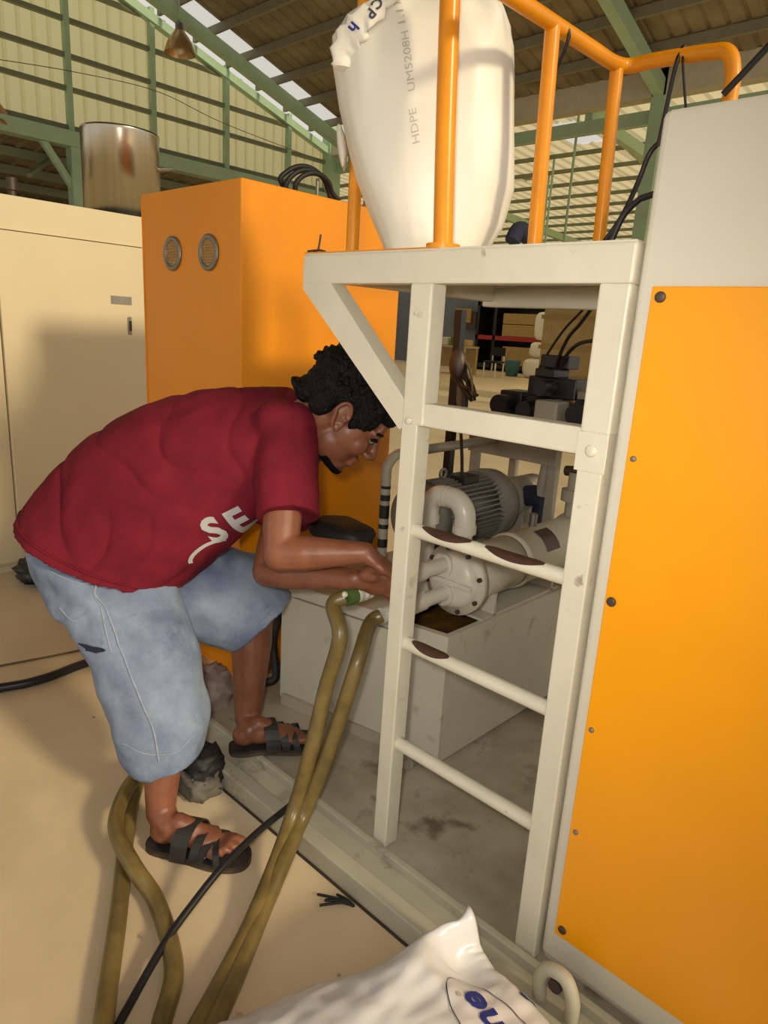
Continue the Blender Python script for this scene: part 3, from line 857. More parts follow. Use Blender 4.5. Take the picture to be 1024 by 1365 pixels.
# side flap hanging at the left seam
fp = [(-1.320, 1.198, 1.749), (-1.303, 1.195, 1.699), (-1.292, 1.190, 1.656)]
fl_ = MB(); rr = []
for i, p in enumerate(spline(fp, 4)):
    q = .012 * math.sin(PI * (.15 + .8 * i / 8)); dn = ed
    rr.append([V(p) + er * (q * math.cos(a)) + dn * (.03 * math.sin(a)) for a in [2*PI*k/10 for k in range(10)]])
fl_.loft(rr).build('side_flap', BAGM, t)

# =================================================================== HYDRAULIC TANK
t = thing('hydraulic_tank', (-1.33, 1.95, .052), 'cream open-topped hydraulic oil tank on the skid', 'tank')
FA, FB = V((-1.655, 1.325, 0)), V((-1.05, 1.435, 0))
TB = 2.62; ZT = .476; ZB = .085
def quad_prism(pts, z0, z1):
    m = MB(); n = len(pts)
    m.add([(p[0], p[1], z0) for p in pts] + [(p[0], p[1], z1) for p in pts], [tuple(range(n-1,-1,-1)), tuple(range(n, 2*n))] + [(i, (i+1) % n, n+(i+1) % n, n+i) for i in range(n)])
    return m
o4 = [(FA.x, FA.y), (FB.x, FB.y), (-1.03, TB), (-1.64, TB)]
th = .018
i4 = [(FA.x+th, FA.y+th+.003), (FB.x-th, FB.y+th), (-1.03-th, TB-th), (-1.64+th, TB-th)]
shell = MB()
def wallq(a, b, ai, bi): return quad_prism([a, b, bi, ai], ZB, ZT)
FD_ = lambda q: (FA.x + (FB.x-FA.x)*q, FA.y + (FB.y-FA.y)*q)
FI_ = lambda q: (i4[0][0] + (i4[1][0]-i4[0][0])*q, i4[0][1] + (i4[1][1]-i4[0][1])*q)
quad_prism([o4[0], o4[1], i4[1], i4[0]], ZB, ZT - .036).build('front_wall', TANKP, t)
quad_prism([FD_(0), FD_(.70), FI_(.70), FI_(0)], ZT - .029, ZT).build('front_wall', TANKP, t)
quad_prism([FD_(.70), FD_(1), FI_(1), FI_(.70)], ZT - .036, ZT).build('front_wall', TANKP, t)
quad_prism([FD_(0), FD_(.05), FI_(.05), FI_(0)], ZT - .036, ZT - .029).build('front_wall', TANKP, t)
for k in range(1, 4):
    wallq(o4[k], o4[(k+1) % 4], i4[k], i4[(k+1) % 4]).build(['front_wall', 'side_wall', 'back_wall', 'side_wall'][k], TANKP, t)
quad_prism(o4, ZB - .015, ZB).build('bottom_plate', TANKP, t)
quad_prism(i4, ZB, .436).build('oil_tray', OIL, t)
# lid on the left half
la = FA + (FB - FA) * .70
quad_prism([(FA.x-.004, FA.y-.004), (la.x, la.y-.004), (-1.28, TB-.1), (-1.64, TB-.1)], ZT + .0005, ZT + .012).build('lid', TANKP, t)
sm = FA + (FB - FA) * .76
quad_prism([(sm.x, sm.y-.004), (sm.x+.012, sm.y-.002), (sm.x+.012, sm.y+.01), (sm.x, sm.y+.01)], ZB, ZT).build('seam_strip', TANKP, t)
for (x, y) in ((-1.60, 1.38), (-1.09, 1.50), (-1.09, 2.55), (-1.58, 2.55)):
    MB().box((x-.03, y-.03, .052), (x+.03, y+.03, ZB-.014)).build('foot', GREYP, t)
quad_prism([(FA.x+.02, FA.y-.012), (FB.x-.09, FB.y-.02), (FB.x-.09, FB.y-.004), (FA.x+.02, FA.y+.004)], .052, .09).build('foot_rail', PLATE, t)
MB().cyl((-1.115, 1.40, .075), (-1.108, 1.365, .075), .022, n=14).build('drain_plug', GREYP, t)
MB().cyl((-1.108, 1.365, .075), (-1.105, 1.350, .075), .014, n=6, smooth=False).build('drain_nut', GREYP, t)

# =================================================================== OIL COOLER
cx_, cz_ = -1.11, .612
t = thing('oil_cooler', (cx_, 1.85, .476), 'horizontal tubular oil cooler with bolted round end cap above the tank', 'cooler')
MB().lathe((cx_, 1.53, cz_), (0,1,0), [(0,.0),(0,.082),(.26,.082),(.26,.0)], 36).build('shell', TANKP, t)
MB().lathe((cx_, 1.79, cz_), (0,1,0), [(0,.083),(.005,.09),(.02,.09),(.025,.085),(.42,.085),(.43,.095),(.46,.095),(.46,0)], 36).build('rear_shell', TANKP, t)
fg = MB().lathe((cx_, 1.53, cz_), (0,-1,0), [(-.012,.083),(-.012,.106),(.012,.106),(.012,.0)], 40).build('flange', TANKP, t)
MB().lathe((cx_, 1.518, cz_), (0,-1,0), [(0,.086),(.010,.083),(.022,.074),(.028,.06),(.028,.0)], 36).build('end_cap', PVC, fg)
MB().box((cx_-.085, 1.482, cz_-.008), (cx_+.085, 1.492, cz_+.008)).build('cap_rib', PVC, fg, bevel=.003)
for k in range(8):
    a = 2*PI*(k+.35)/8
    MB().cyl((cx_+.095*math.cos(a), 1.520, cz_+.095*math.sin(a)), (cx_+.095*math.cos(a), 1.510, cz_+.095*math.sin(a)), .007, n=8).build('bolt', BOLT, fg)
for (dx, dz, yend) in ((-.022, .045, 1.20), (-.012, -.040, 1.24)):
    pp = MB().cyl((cx_+dx, 1.495, cz_+dz), (cx_+dx-.01, yend, cz_+dz-.004), .0215, n=18).build('nozzle', PVC, t)
    MB().cyl((cx_+dx-.002, 1.40, cz_+dz), (cx_+dx-.004, 1.33, cz_+dz-.002), .027, n=18).build('socket', PVC, pp)
    MB().lathe((cx_+dx, 1.495, cz_+dz), (0,1,0), [(-.01,.036),(.0,.036),(.012,.028)], 20).build('weld_collar', PVC, pp)
for yy in (1.66, 2.0):
    MB().box((cx_-.07, yy, .4765), (cx_+.055, yy+.012, cz_-.05)).build('saddle', TANKP, t)
MB().box((cx_-.07, 1.60, .4765), (cx_+.055, 2.05, .484)).build('saddle_rail', TANKP, t)
npl = MB(); 
vs = []
for i in range(5):
    a = math.radians(20 + 14 * i)
    for yv in (1.90, 1.98): vs.append((cx_ + .0868*math.cos(a), yv, cz_ + .0868*math.sin(a)))
npl.add(vs, [(2*i, 2*i+1, 2*i+3, 2*i+2) for i in range(4)], True); npl.build('name_plate', BOLT, t)
MB().cyl((cx_-.02, 1.96, cz_+.08), (cx_-.02, 1.96, cz_+.125), .014, n=12).build('vent_plug', GALV, t)

# =================================================================== ELECTRIC MOTOR
mx_, mz_ = -1.40, .70; MR = .118
t = thing('electric_motor', (mx_, 1.9, .488), 'grey finned electric motor behind the white pipe loop', 'motor')
MB().lathe((mx_, 1.66, mz_), (0,1,0), [(0,0),(0,.10),(.012,.112),(.06,.116),(.06,.0)], 36).build('fan_cover', MOTORP, t)
MB().lathe((mx_, 1.72, mz_), (0,1,0), [(0,0),(0,MR-.014),(.30,MR-.014),(.30,0)], 36).build('stator', MOTORP, t)
fins = MB()
for k in range(44):
    a = 2*PI*k/44
    d = V((math.cos(a), 0, math.sin(a)))
    fins.bar(V((mx_, 1.722, mz_)) + d*(MR-.008), V((mx_, 2.018, mz_)) + d*(MR-.008), .005, .026, d)
fo = fins.build('cooling_fins', MOTORP, t); fo['kind'] = 'stuff'
MB().lathe((mx_, 2.015, mz_), (0,1,0), [(0,0),(0,.128),(.05,.13),(.085,.126),(.10,.11),(.11,.07),(.115,.0)], 36).build('end_bell', MOTORP, t)
MB().cyl((mx_, 2.12, mz_), (mx_, 2.2, mz_), .025, n=14).build('shaft', GALV, t)
eb = MB(); eb.tube([(mx_, 1.80+.016*math.sin(a), mz_+MR+.022-.016*math.cos(a)) for a in [2*PI*q/10 for q in range(11)]], .005, 8, 3); eb.cyl((mx_,1.80,mz_+MR-.012),(mx_,1.80,mz_+MR+.008),.006)
eb.build('lifting_eye', GALV, t)
for yy in (1.75, 1.98):
    for sx in (-1, 1):
        MB().box((mx_+sx*.09-.02, yy-.02, .4885), (mx_+sx*.09+.02, yy+.02, .60)).build('foot', MOTORP, t, bevel=.003)
MB().box((mx_-.02, 1.84, mz_+MR-.012), (mx_+.06, 1.93, mz_+MR+.014)).build('terminal_box', BLACK, t, bevel=.004)
MB().tube([(mx_+.02, 1.88, mz_+MR+.01), (mx_+.0, 1.9, mz_+MR+.06), (mx_-.05, 1.95, mz_+MR+.13), (mx_-.10, 2.0, 1.02)], .006, 8).build('power_cable', BLACK, t)

# =================================================================== PVC LOOP
py_ = 1.60
t = thing('pvc_pipe_loop', (-1.21, py_, .488), 'white plastic pipe bent in an inverted U over the tank', 'pipe')
x0, x1, zt_ = -1.288, -1.148, .825
MB().cyl((x0, py_, .4885), (x0, py_, zt_-.06), .026, n=20).build('riser', PVC, t)
MB().cyl((x1, py_, .700), (x1, py_, zt_-.06), .026, n=20).build('riser', PVC, t)
def elbow(x, sgn):
    pts = [(x + sgn*.055*(1-math.cos(a)), py_, zt_-.055+.055*math.sin(a)) for a in [PI/2*q/6 for q in range(7)]]
    e = MB().tube([(x, py_, zt_-.075)] + pts + [(x + sgn*.066, py_, zt_)], .032, 18, 3); e.build('elbow', PVC, t)
    MB().cyl((x, py_, zt_-.095), (x, py_, zt_-.072), .036, n=20).build('socket_ring', PVC, t)
elbow(x0, 1); elbow(x1, -1)
MB().cyl((x0+.05, py_, zt_), (x1-.05, py_, zt_), .028, n=20).build('bridge', PVC, t)

# =================================================================== BENT STEEL TUBE GUARD
t = thing('bent_tube_guard', (-1.475, 1.6, .488), 'chipped grey bent steel tube standing beside the motor', 'tube')
MB().tube([(-1.475,1.60,.4885),(-1.476,1.60,.70),(-1.476,1.60,.83),(-1.476,1.605,.875),(-1.476,1.64,.905),(-1.476,1.70,.91),(-1.476,1.9,.913),(-1.476,2.19,.915)], .0165, 14, 6).build('tube', GREYP, t)
for k, (z0, z1) in enumerate(((.60,.63),(.665,.68),(.70,.745),(.76,.78),(.80,.81))):
    MB().cyl((-1.4755,1.60,z0),(-1.4755,1.60,z1),.0170,n=14,cap=False).build('chipped_patch', BLACK, t)
t = thing('black_strut', (-1.68, 2.1, .49), 'thin black vertical strut holding tangled wires behind the motor', 'post')
MB().box((-1.63, 2.09, .4885), (-1.60, 2.12, 1.385)).build('strut', BLACK, t)
random.seed(3)
for k in range(9):
    z0 = 1.22 + random.uniform(-.05, .03); x = -1.60
    pts = [(x, 2.08, z0)]
    for q in range(3):
        pts.append((x + .02 + .05*q + random.uniform(-.03,.03), 2.07 - .02*q, z0 - .05*(q+1) + random.uniform(-.03,.03)))
    MB().tube(pts, .005 if k % 3 else .012, 6, 4).build('wire', [BLACK, BOLT, DARKGAP, CORD][k % 4], t)
MB().ell((-1.575, 2.06, 1.19), (.035, .03, .06)).build('wire_knot', BOLT, t)

# =================================================================== VALVE BENCH
VY0, VY1 = 2.20, 2.55
VZ = .955
t = thing('valve_bench', (-1.33, 2.38, .477), 'grey steel bench carrying black hydraulic valves', 'bench')
MB().box((-1.63, VY0, VZ-.04), (-1.06, VY1, VZ)).build('bench_top', GREYP, t, bevel=.004)
for x in (-1.60, -1.245):
    for y in (VY0+.02, VY1-.04):
        MB().box((x, y, .4885 if x < -1.28 else .4775), (x+.035, y+.03, VZ-.04)).build('leg', GREYP, t, bevel=.003)
MB().box((-1.60, VY0+.005, VZ-.10), (-1.21, VY0+.02, VZ-.04)).build('apron', GREYP, t)
MB().box((-1.56, VY0+.06, VZ), (-1.10, VY1-.05, VZ+.045)).build('manifold', GREYP, t, bevel=.004)
def valve(x, z, w_, h_, label, cap_):
    v = thing('solenoid_valve', (x+w_/2, VY0+.12, z), label, 'valve', 'solenoid valves on the bench')
    MB().box((x, VY0+.07, z), (x+w_, VY0+.19, z+h_)).build('body', BLACK, v, bevel=.006)
    MB().cyl((x+w_*.5, VY0+.07, z+h_*.5), (x+w_*.5, VY0-.01, z+h_*.5), h_*.38, n=16).build('coil', BLACK, v)
    if cap_: MB().box((x+w_*.2, VY0+.045, z+h_), (x+w_*.62, VY0+.15, z+h_+.03)).build('connector', cap_, v, bevel=.004)
for k, (x, z, w_, h_, lb, c_) in enumerate((
    (-1.52, 1.0, .10, .10, 'black solenoid valve at the wire-tangle end of the bench', None),
    (-1.405, 1.0, .09, .085, 'black solenoid valve next to the grey coil block', None),
    (-1.20, 1.0, .10, .10, 'stout black solenoid valve at the ladder-rail end of the bench', GALV),
    (-1.40, 1.09, .20, .075, 'long black valve body stacked on top of the others', BLACK))):
    valve(x, z + .0005, w_, h_, lb, c_)
simple_box('grey_coil_block', (-1.308, VY0 - .02, 1.0005), (-1.215, VY0 + .07, 1.088), GREYP, 'square pale grey coil block among the black valves', 'coil', bevel=.008)
simple_box('black_connector', (-1.37, VY0+.09, 1.1965), (-1.25, VY0+.17, 1.245), BLACK, 'black connector box on top of the stacked valve', 'connector', bevel=.005)
solo(MB().tube([(-1.398, 2.320, 1.166), (-1.354, 2.300, 1.238), (-1.282, 2.280, 1.335), (-1.207, 2.250, 1.399), (-1.123, 2.200, 1.470)], .005, 8), 'hydraulic_hose', BLACK, 'thinnest black hose rising straight from the top valve connector', 'hose', 'black hoses on the valves')
solo(MB().tube([(-1.310, 2.300, 1.152), (-1.291, 2.280, 1.229), (-1.244, 2.250, 1.309), (-1.175, 2.200, 1.361), (-1.094, 2.150, 1.443)], .007, 8), 'hydraulic_hose', BLACK, 'black hose rising from the ferrule and leaning to the white housing', 'hose', 'black hoses on the valves')
solo(MB().tube([(-1.298, 2.300, 1.153), (-1.272, 2.280, 1.225), (-1.216, 2.250, 1.280), (-1.139, 2.200, 1.301), (-1.035, 2.150, 1.305)], .007, 8), 'hydraulic_hose', BLACK, 'black hose arching over low from the ferrule to the white housing', 'hose', 'black hoses on the valves')
solo(MB().cyl((-1.300, 2.300, 1.120), (-1.303, 2.300, 1.166), .017, n=12), 'hose_ferrule', BLACK, 'black ferrule on the valves where two hoses begin', 'ferrule')
t = thing('pump_unit', (-1.40, 2.3, .49), 'dark hydraulic pump coupled behind the motor under the bench', 'pump')
MB().cyl((-1.40, 2.21, mz_), (-1.40, 2.40, mz_), .075, n=20).build('housing', GREYP, t)
MB().cyl((-1.40, 2.25, mz_), (-1.28, 2.25, mz_+.03), .04, n=16).build('port', NAVY, t)
MB().cyl((-1.28, 2.25, mz_+.03), (-1.262, 2.25, .90), .022, n=12).build('delivery_pipe', GREYP, t)
MB().box((-1.46, 2.24, .4885), (-1.34, 2.36, mz_-.04)).build('pedestal', GREYP, t)
MB().cyl((-1.30, 2.28, .60), (-1.27, 2.28, .84), .03, n=14).build('relief_valve', NAVY, t)
t = thing('cooler_valve', (-1.08, 2.2, .707), 'grey gate valve on the rear of the oil cooler', 'valve')
MB().cyl((-1.10, 2.16, .704), (-1.10, 2.16, .86), .024, n=14).build('body', GREYP, t)
MB().cyl((-1.10, 2.16, .76), (-1.10, 2.16, .80), .042, n=14).build('flange', GREYP, t)
MB().cyl((-1.14, 2.16, .86), (-1.05, 2.16, .87), .018, n=10).build('hand_wheel', BOLT, t)
# dark cover lying on the tank lid behind the hands
lumpy((-1.354, 1.293, 0.738), (.11, .07, .035), 21, DARKGAP, 'black_cover', 'black rubber cover lying on the tank lid behind the hands', 'cover', pw=.8)

# =================================================================== HOSES AND CABLES
nz1 = V((-1.142, 1.20, .653)); nz2 = V((-1.132, 1.24, .568))
t = thing('hose_coupler', (-1.145, 1.15, .63), 'white threaded hose coupler with a green plastic collar held in the hand', 'coupler')
cA = nz1 + V((0, -.001, 0)); cB = nz1 + V((-.002, -.055, -.004))
cm = MB(); cm.lathe(cA, cB - cA, [(0,0),(0,.026),(.008,.026),(.010,.022),(.018,.022),(.020,.026),(.028,.026),(.030,.022),(.038,.022),(.040,.025),(.05,.025),(.055,.021),(.055,0)], 20); cm.build('threaded_body', PVC, t)
MB().cyl(cB, cB + (cB - cA).normalized() * .028, .026, .024, n=18).build('collar', GREENP, t)
MB().ell(cB + (cB - cA).normalized() * .022 + V((.01, -.018, .014)), (.008,)*3).build('clamp_screw', PVC, t)
hs = cB + (cB - cA).normalized() * .029
RH = .0195
solo(MB().tube([hs, hs + V((-.012, -.028, -.018)), (-1.099, 1.060, 0.572), (-1.121, 1.040, 0.428), (-1.121, 1.000, 0.276), (-1.127, 0.955, 0.120), (-1.071, 0.856, 0.060), (-1.001, 0.735, 0.022), (-0.934, 0.622, 0.022), (-0.868, 0.505, 0.022), (-0.821, 0.433, 0.022), (-0.824, 0.380, 0.022), (-0.907, 0.362, 0.022), (-1.004, 0.404, 0.022), (-1.215, 0.535, 0.022), (-1.417, 0.653, 0.022), (-1.563, 0.748, 0.022), (-1.644, 0.826, 0.022), (-1.671, 0.940, 0.022)], RH, 14, 8),
     'water_hose', HOSEM, 'olive rubber hose running from the green collar down and along the floor', 'hose', 'olive hoses')
solo(MB().tube([nz2 + V((0, -.001, 0)), nz2 + V((-.006, -.035, -.016)), (-1.071, 1.100, 0.510), (-1.088, 1.060, 0.351), (-1.100, 1.010, 0.206), (-1.109, 0.965, 0.103), (-1.055, 0.865, 0.065), (-1.009, 0.771, 0.022), (-0.918, 0.638, 0.023), (-0.845, 0.527, 0.024), (-0.794, 0.471, 0.030), (-0.765, 0.416, 0.065), (-0.826, 0.419, 0.065), (-0.922, 0.474, 0.026), (-1.019, 0.557, 0.022), (-1.186, 0.612, 0.022), (-1.281, 0.605, 0.064), (-1.423, 0.632, 0.064), (-1.517, 0.694, 0.064), (-1.579, 0.766, 0.064), (-1.617, 0.850, 0.060), (-1.704, 0.973, 0.030)], RH, 14, 8),
     'water_hose', HOSEM, 'olive rubber hose from the lower cooler nozzle, lying over the other hose', 'hose', 'olive hoses')
solo(MB().tube([(-0.964, 0.387, 0.012), (-1.069, 0.557, 0.030), (-1.105, 0.663, 0.060), (-1.125, 0.750, 0.085), (-1.155, 0.867, 0.090), (-1.183, 0.982, 0.082), (-1.210, 1.055, 0.070)], .0085, 10, 8),
     'power_cable', BLACK, 'thin black cable running from the skid over the sandal toe', 'cable')
solo(MB().tube([(-2.788, -0.081, 0.018), (-2.551, 0.326, 0.018), (-2.394, 0.680, 0.018), (-2.365, 0.820, 0.018), (-2.385, 0.992, 0.018), (-2.382, 1.235, 0.018), (-2.352, 1.325, 0.018)], .016, 10, 6),
     'power_cable', BLACK, 'thick black cable lying on the floor behind the bent man', 'cable')
solo(MB().tube([(-2.818, -0.082, 0.004), (-2.670, 0.410, 0.004), (-2.563, 0.840, 0.004), (-2.525, 1.023, 0.004), (-2.491, 1.293, 0.004)], .004, 6, 4),
     'thin_wire', CORD, 'thin brown wire lying on the floor beyond the thick black cable', 'wire')
t = thing('wire_offcuts', (-0.921, 0.925, 0.000), 'frayed bunch of dark wire offcuts on the floor by the skid edge', 'wire')
random.seed(11)
for k in range(6):
    a = V((-0.890, 0.944, 0.005)); b = V((-0.966, 0.902, 0.006))
    dv = b - a; pv = V((-dv.y, dv.x, 0))
    u = random.uniform(.5, 1.1); s_ = random.uniform(-.5, .5)
    MB().tube([a, a + dv*.4*u + pv*s_*.3 + V((0,0,.008)), a + dv*u + pv*s_ + V((0,0,.002))], .0032, 6, 4).build('strand', DARKGAP, t)
lumpy((-1.831, 1.145, 0.075), (.085, .075, .075), 31, CLOTH, 'crumpled_rag', 'crumpled grey-pink rag heaped on the floor by the orange cabinet', 'rag', rag=.55, pw=.8)
lumpy((-1.511, 0.927, 0.055), (.06, .05, .055), 33, DARKGAP, 'rubber_scrap', 'dark rubber scrap at the corner of the skid behind the trouser leg', 'scrap', rag=.55, pw=.75)
lumpy((-1.496, 0.903, 0.030), (.07, .045, .03), 37, SCRAPM, 'metal_scrap', 'flat dirty scrap piece beneath the dark rubber at the skid corner', 'scrap', rag=.55, pw=.7)
solo(MB().tube([(-1.72,1.30,.10),(-1.70,1.34,.12),(-1.74,1.36,.25),(-1.72,1.42,.40),(-1.66,1.50,.505)], .014, 8), 'supply_hose', DARKGAP, 'black supply hose between the tank and the orange cabinet', 'hose')
lumpy((-1.80, 1.26, .035 + .0), (.05, .05, .035), 35, DARKGAP, 'black_clamp', 'black clamp lump on the floor beside the orange cabinet', 'scrap', pw=.8) if False else None
solo(MB().tube([(-1.71,1.20,.062),(-1.66,1.17,.064),(-1.60,1.17,.066),(-1.52,1.20,.064)], .008, 8), 'short_cable', BLACK, 'short black cable on the skid beside the rear sandal', 'cable')

# =================================================================== FOREGROUND SACK
C0 = V((-.685, 1.005, 0)); d1 = V((.995, -.09, 0)).normalized(); d2 = V((-.31, -.95, 0)).normalized()
SA, SB = .56, .78
t = thing('printed_sack', C0 + d1*SA/2 + d2*SB/2, 'shiny silver-white printed plastic sack lying in front of the skid', 'sack')
NU, NV = 64, 84
def sk_top(u, v):
    pu = (1 - abs(2*u-1)**3.0); pv = (1 - abs(2*v-1)**4.0)
    h = .175 * max(pu, 0)**.55 * max(pv, 0)**.55
    p = C0 + d1*(u*SA) + d2*(v*SB)
    h += .020 * noise.noise(V((p.x*9, p.y*9, 1))) * pu * pv + .006 * noise.noise(V((p.x*26, p.y*22, 5))) * min(1, 6*pu*pv)
    h += (.006 * abs(noise.noise(V((p.x*14 + p.y*5, p.y*14, 3)))) - .010 * abs(noise.noise(V((p.x*30, p.y*11 - p.x*9, 8))))) * min(1, 5*pu*pv)
    r = math.hypot(u*SA, v*SB)
    ang = math.atan2(v*SB, u*SA + 1e-6)
    h += .022 * math.sin(7 * ang + 1.0) * math.exp(-((r - .16)/.11)**2)      # creases fanning from the ear
    rid = math.exp(-((u*SA - .55*v*SB - .02)/.035)**2) * math.exp(-(r/.26)**2)
    h = h * (1 - .5*math.exp(-(r/.09)**2)) + .155 * max(0, 1 - r/.17)**1.25 + .03 * rid
    return p, h
rows_t = []; rows_b = []
for j in range(NV + 1):
    rt = []; rb = []
    for i in range(NU + 1):
        u, v = i/NU, j/NV
        p, h = sk_top(u, v)
        # round the corners of the sheet in plan
        zb = .063 if p.y > .95 else (.003 if p.y < .90 else .003 + .06*(p.y-.90)/.05)
        e_ = math.exp(-(math.hypot(u*SA, v*SB)/.10)**2)
        q = p + d1 * (.085 * e_) + d2 * (.02 * e_)
        rt.append(V((q.x, q.y, max(zb + .004, h + .25*zb)))); rb.append(V((q.x, q.y, zb if e_ < .2 else max(zb, h*.8*e_ ))))
    rows_t.append(rt); rows_b.append(rb)
mb = MB(); n1 = NU + 1
vs = [p for r in rows_t for p in r] + [p for r in rows_b for p in r]
off = len(rows_t) * n1
fs = []
for j in range(NV):
    for i in range(NU):
        a = j*n1+i
        fs.append((a, a+1, a+n1+1, a+n1)); fs.append((off+a, off+a+n1, off+a+n1+1, off+a+1))
for i in range(NU):
    fs.append((i, off+i, off+i+1, i+1)); a = NV*n1+i; fs.append((a, a+1, off+a+1, off+a))
for j in range(NV):
    a = j*n1; fs.append((a, a+n1, off+a+n1, off+a)); a = j*n1+NU; fs.append((a, off+a, off+a+n1, a+n1))
mb.add(vs, fs, True)
sack = mb.build('sack_body', SACKM, t)
tree = bvh_of(sack)
A_ = V((-0.510, 0.848, 0.160)); B_ = V((-0.425, 0.829, 0.150))
xd = (A_ - B_); xd.z = 0; xd.normalize(); yd = V((-xd.y, xd.x, 0))
vs, fs = text_mesh('ene', .082, bold=.0025)
xs = [v.x for v in vs]; shift = max(xs)
vs = [V((v.x - shift, v.y, 0)) for v in vs]
decal(vs, fs, tree, A_, xd, yd, 'print_word', BLUEINK, t, .002)
vs, fs = stroke2d([(-.10 + .14*math.cos(a), .062*math.sin(a)) for a in [2*PI*k/64 for k in range(64)]], .0022, True)
decal(vs, fs, tree, A_, xd, yd, 'print_oval', DARKINK, t, .002)
def disc2d(r_, n=24):
    return [V((0,0,0))] + [V((r_*math.cos(2*PI*k/n), r_*math.sin(2*PI*k/n), 0)) for k in range(n)], [(0, 1+k, 1+(k+1) % n) for k in range(n)]
vs, fs = disc2d(.005); decal(vs, fs, tree, V((-0.513, 0.828, 0.160)), xd, yd, 'print_dot', GREYINK, t, .002)
vs, fs = disc2d(.014); decal([V((v.x, v.y*1.35, 0)) for v in vs], fs, tree, V((-0.443, 0.956, 0.100)), xd, yd, 'print_emblem', BLUEINK, t, .002)
vs, fs = stroke2d([(.008*math.cos(a), .011*math.sin(a)) for a in [2*PI*k/24 for k in range(24)]], .0014, True)
decal(vs, fs, tree, V((-0.443, 0.956, 0.100)), xd, yd, 'print_emblem_ring', SACKM, t, .003)

# =================================================================== THE MAN
EX = V((.735, .678, 0)); WV = V((-.678, .735, 0)); UZ = V((0, 0, 1))
MAN = thing('person', (-1.385, 0.807, 0.000), 'man in maroon t-shirt and denim shorts bending to join a hose', 'person')
NR = 40
def ring(a, b, hd, pw=.85):
    a = V(a); b = V(b); c = (a + b) / 2; ax = (a - b) / 2
    out = []
    for i in range(NR):
        th = 2*PI*i/NR
        cc, ss = math.cos(th), math.sin(th)
        out.append(c + ax * math.copysign(abs(cc)**pw, cc) + WV * (hd * math.copysign(abs(ss)**pw, ss)))
    return out
def refine(rings, sub=4):
    out = []
    n = len(rings)
    for k in range(n - 1):
        r0 = rings[max(k-1, 0)]; r1 = rings[k]; r2 = rings[k+1]; r3 = rings[min(k+2, n-1)]
        for q in range(sub):
            tt = q / sub
            out.append([0.5*((2*b_)+(c_-a_)*tt+(2*a_-5*b_+4*c_-d_)*tt*tt+(-a_+3*b_-3*c_+d_)*tt**3) for a_, b_, c_, d_ in zip(r0, r1, r2, r3)])
    out.append(rings[-1])
    return out

# --- skin: head frame
HD = V((-1.282, 1.221, 1.097))
pit = math.radians(43); yw = math.radians(10)
f0 = EX * math.cos(pit) - UZ * math.sin(pit)
u0 = EX * math.sin(pit) + UZ * math.cos(pit)
fF = (f0 * math.cos(yw) + WV * math.sin(yw)).normalized()
sS = fF.cross(u0).normalized()          # his right side, towards the viewer
uU = sS.cross(fF).normalized()
HM = Matrix((fF, sS, uU)).transposed()
def hp(f_, s_, u_): return HD + fF * f_ + sS * s_ + uU * u_
KH = 1.12
def hell(mb, c, r_, nu=18, nv=12): mb.ell(hp(*(q*KH for q in c)), tuple(q*KH for q in r_), HM, nu, nv)
body = MB()
hell(body, (-.012, 0, .030), (.096, .075, .090))
hell(body, (.040, 0, -.030), (.060, .064, .085))
hell(body, (.030, 0, -.070), (.062, .058, .055))
hell(body, (.058, 0, -.098), (.040, .040, .030))
hell(body, (.078, 0, -.112), (.022, .024, .018))
hell(body, (.083, .0, .030), (.018, .050, .030))
hell(body, (.080, .028, .012), (.020, .026, .012)); hell(body, (.080, -.028, .012), (.020, .026, .012))
hell(body, (.068, .042, -.035), (.026, .022, .028)); hell(body, (.068, -.042, -.035), (.026, .022, .028))
body.cap(hp(.098*KH, 0, .008*KH), hp(.124*KH, 0, -.036*KH), .010, .0145)
hell(body, (.112, .013, -.042), (.014, .011, .010)); hell(body, (.112, -.013, -.042), (.014, .011, .010))
hell(body, (.098, 0, -.068), (.014, .026, .0085)); hell(body, (.095, 0, -.083), (.014, .024, .0095))
nk0 = hp(-.035, 0, -.05); nk1 = V((-1.429, 1.173, 1.027))
body.cap(nk0, nk1, .060, .066)
body.cap(hp(.0, 0, -.06), V((-1.398, 1.183, 0.974)), .05, .055)
# torso core and limbs, inside the clothes
pel = V((-1.781, 0.800, 0.660)); chest = V((-1.494, 1.118, 0.964))
body.cap(chest, nk1, .085, .07); body.cap(pel, chest, .10, .10)
shR = V((-1.338, 1.075, 1.008)); elR = V((-1.225, 0.973, 0.770)); wrR = V((-1.061, 1.091, 0.793))
shL = V((-1.519, 1.249, 0.922)); elL = V((-1.413, 1.078, 0.646)); wrL = V((-1.118, 1.118, 0.704))
body.cap(chest, shR, .07, .06); body.cap(chest, shL, .07, .06)
def limb(pts):
    for (a, ra), (b, rb) in zip(pts[:-1], pts[1:]): body.cap(a, b, ra, rb)
mixp = lambda a, b, t_: V(a) * (1 - t_) + V(b) * t_
limb([(shR, .055), (mixp(shR, elR, .5), .050), (elR, .043), (mixp(elR, wrR, .3), .043), (mixp(elR, wrR, .75), .031), (wrR, .026)])
limb([(shL, .055), (mixp(shL, elL, .5), .049), (elL, .041), (mixp(elL, wrL, .3), .042), (mixp(elL, wrL, .75), .031), (wrL, .026)])
hpR = V((-1.708, 0.760, 0.635)); knR = V((-1.468, 0.803, 0.376)); anR = V((-1.381, 0.729, 0.087))
hpL = V((-1.812, 0.865, 0.570)); knL = V((-1.576, 1.153, 0.490)); anL = V((-1.511, 1.088, 0.145))
limb([(pel, .1), (hpR, .085), (knR, .06), (mixp(knR, anR, .30), .060), (mixp(knR, anR, .62), .049), (anR, .036)])
limb([(pel, .1), (hpL, .085), (knL, .06), (mixp(knL, anL, .35), .062), (mixp(knL, anL, .65), .051), (anL, .038)])

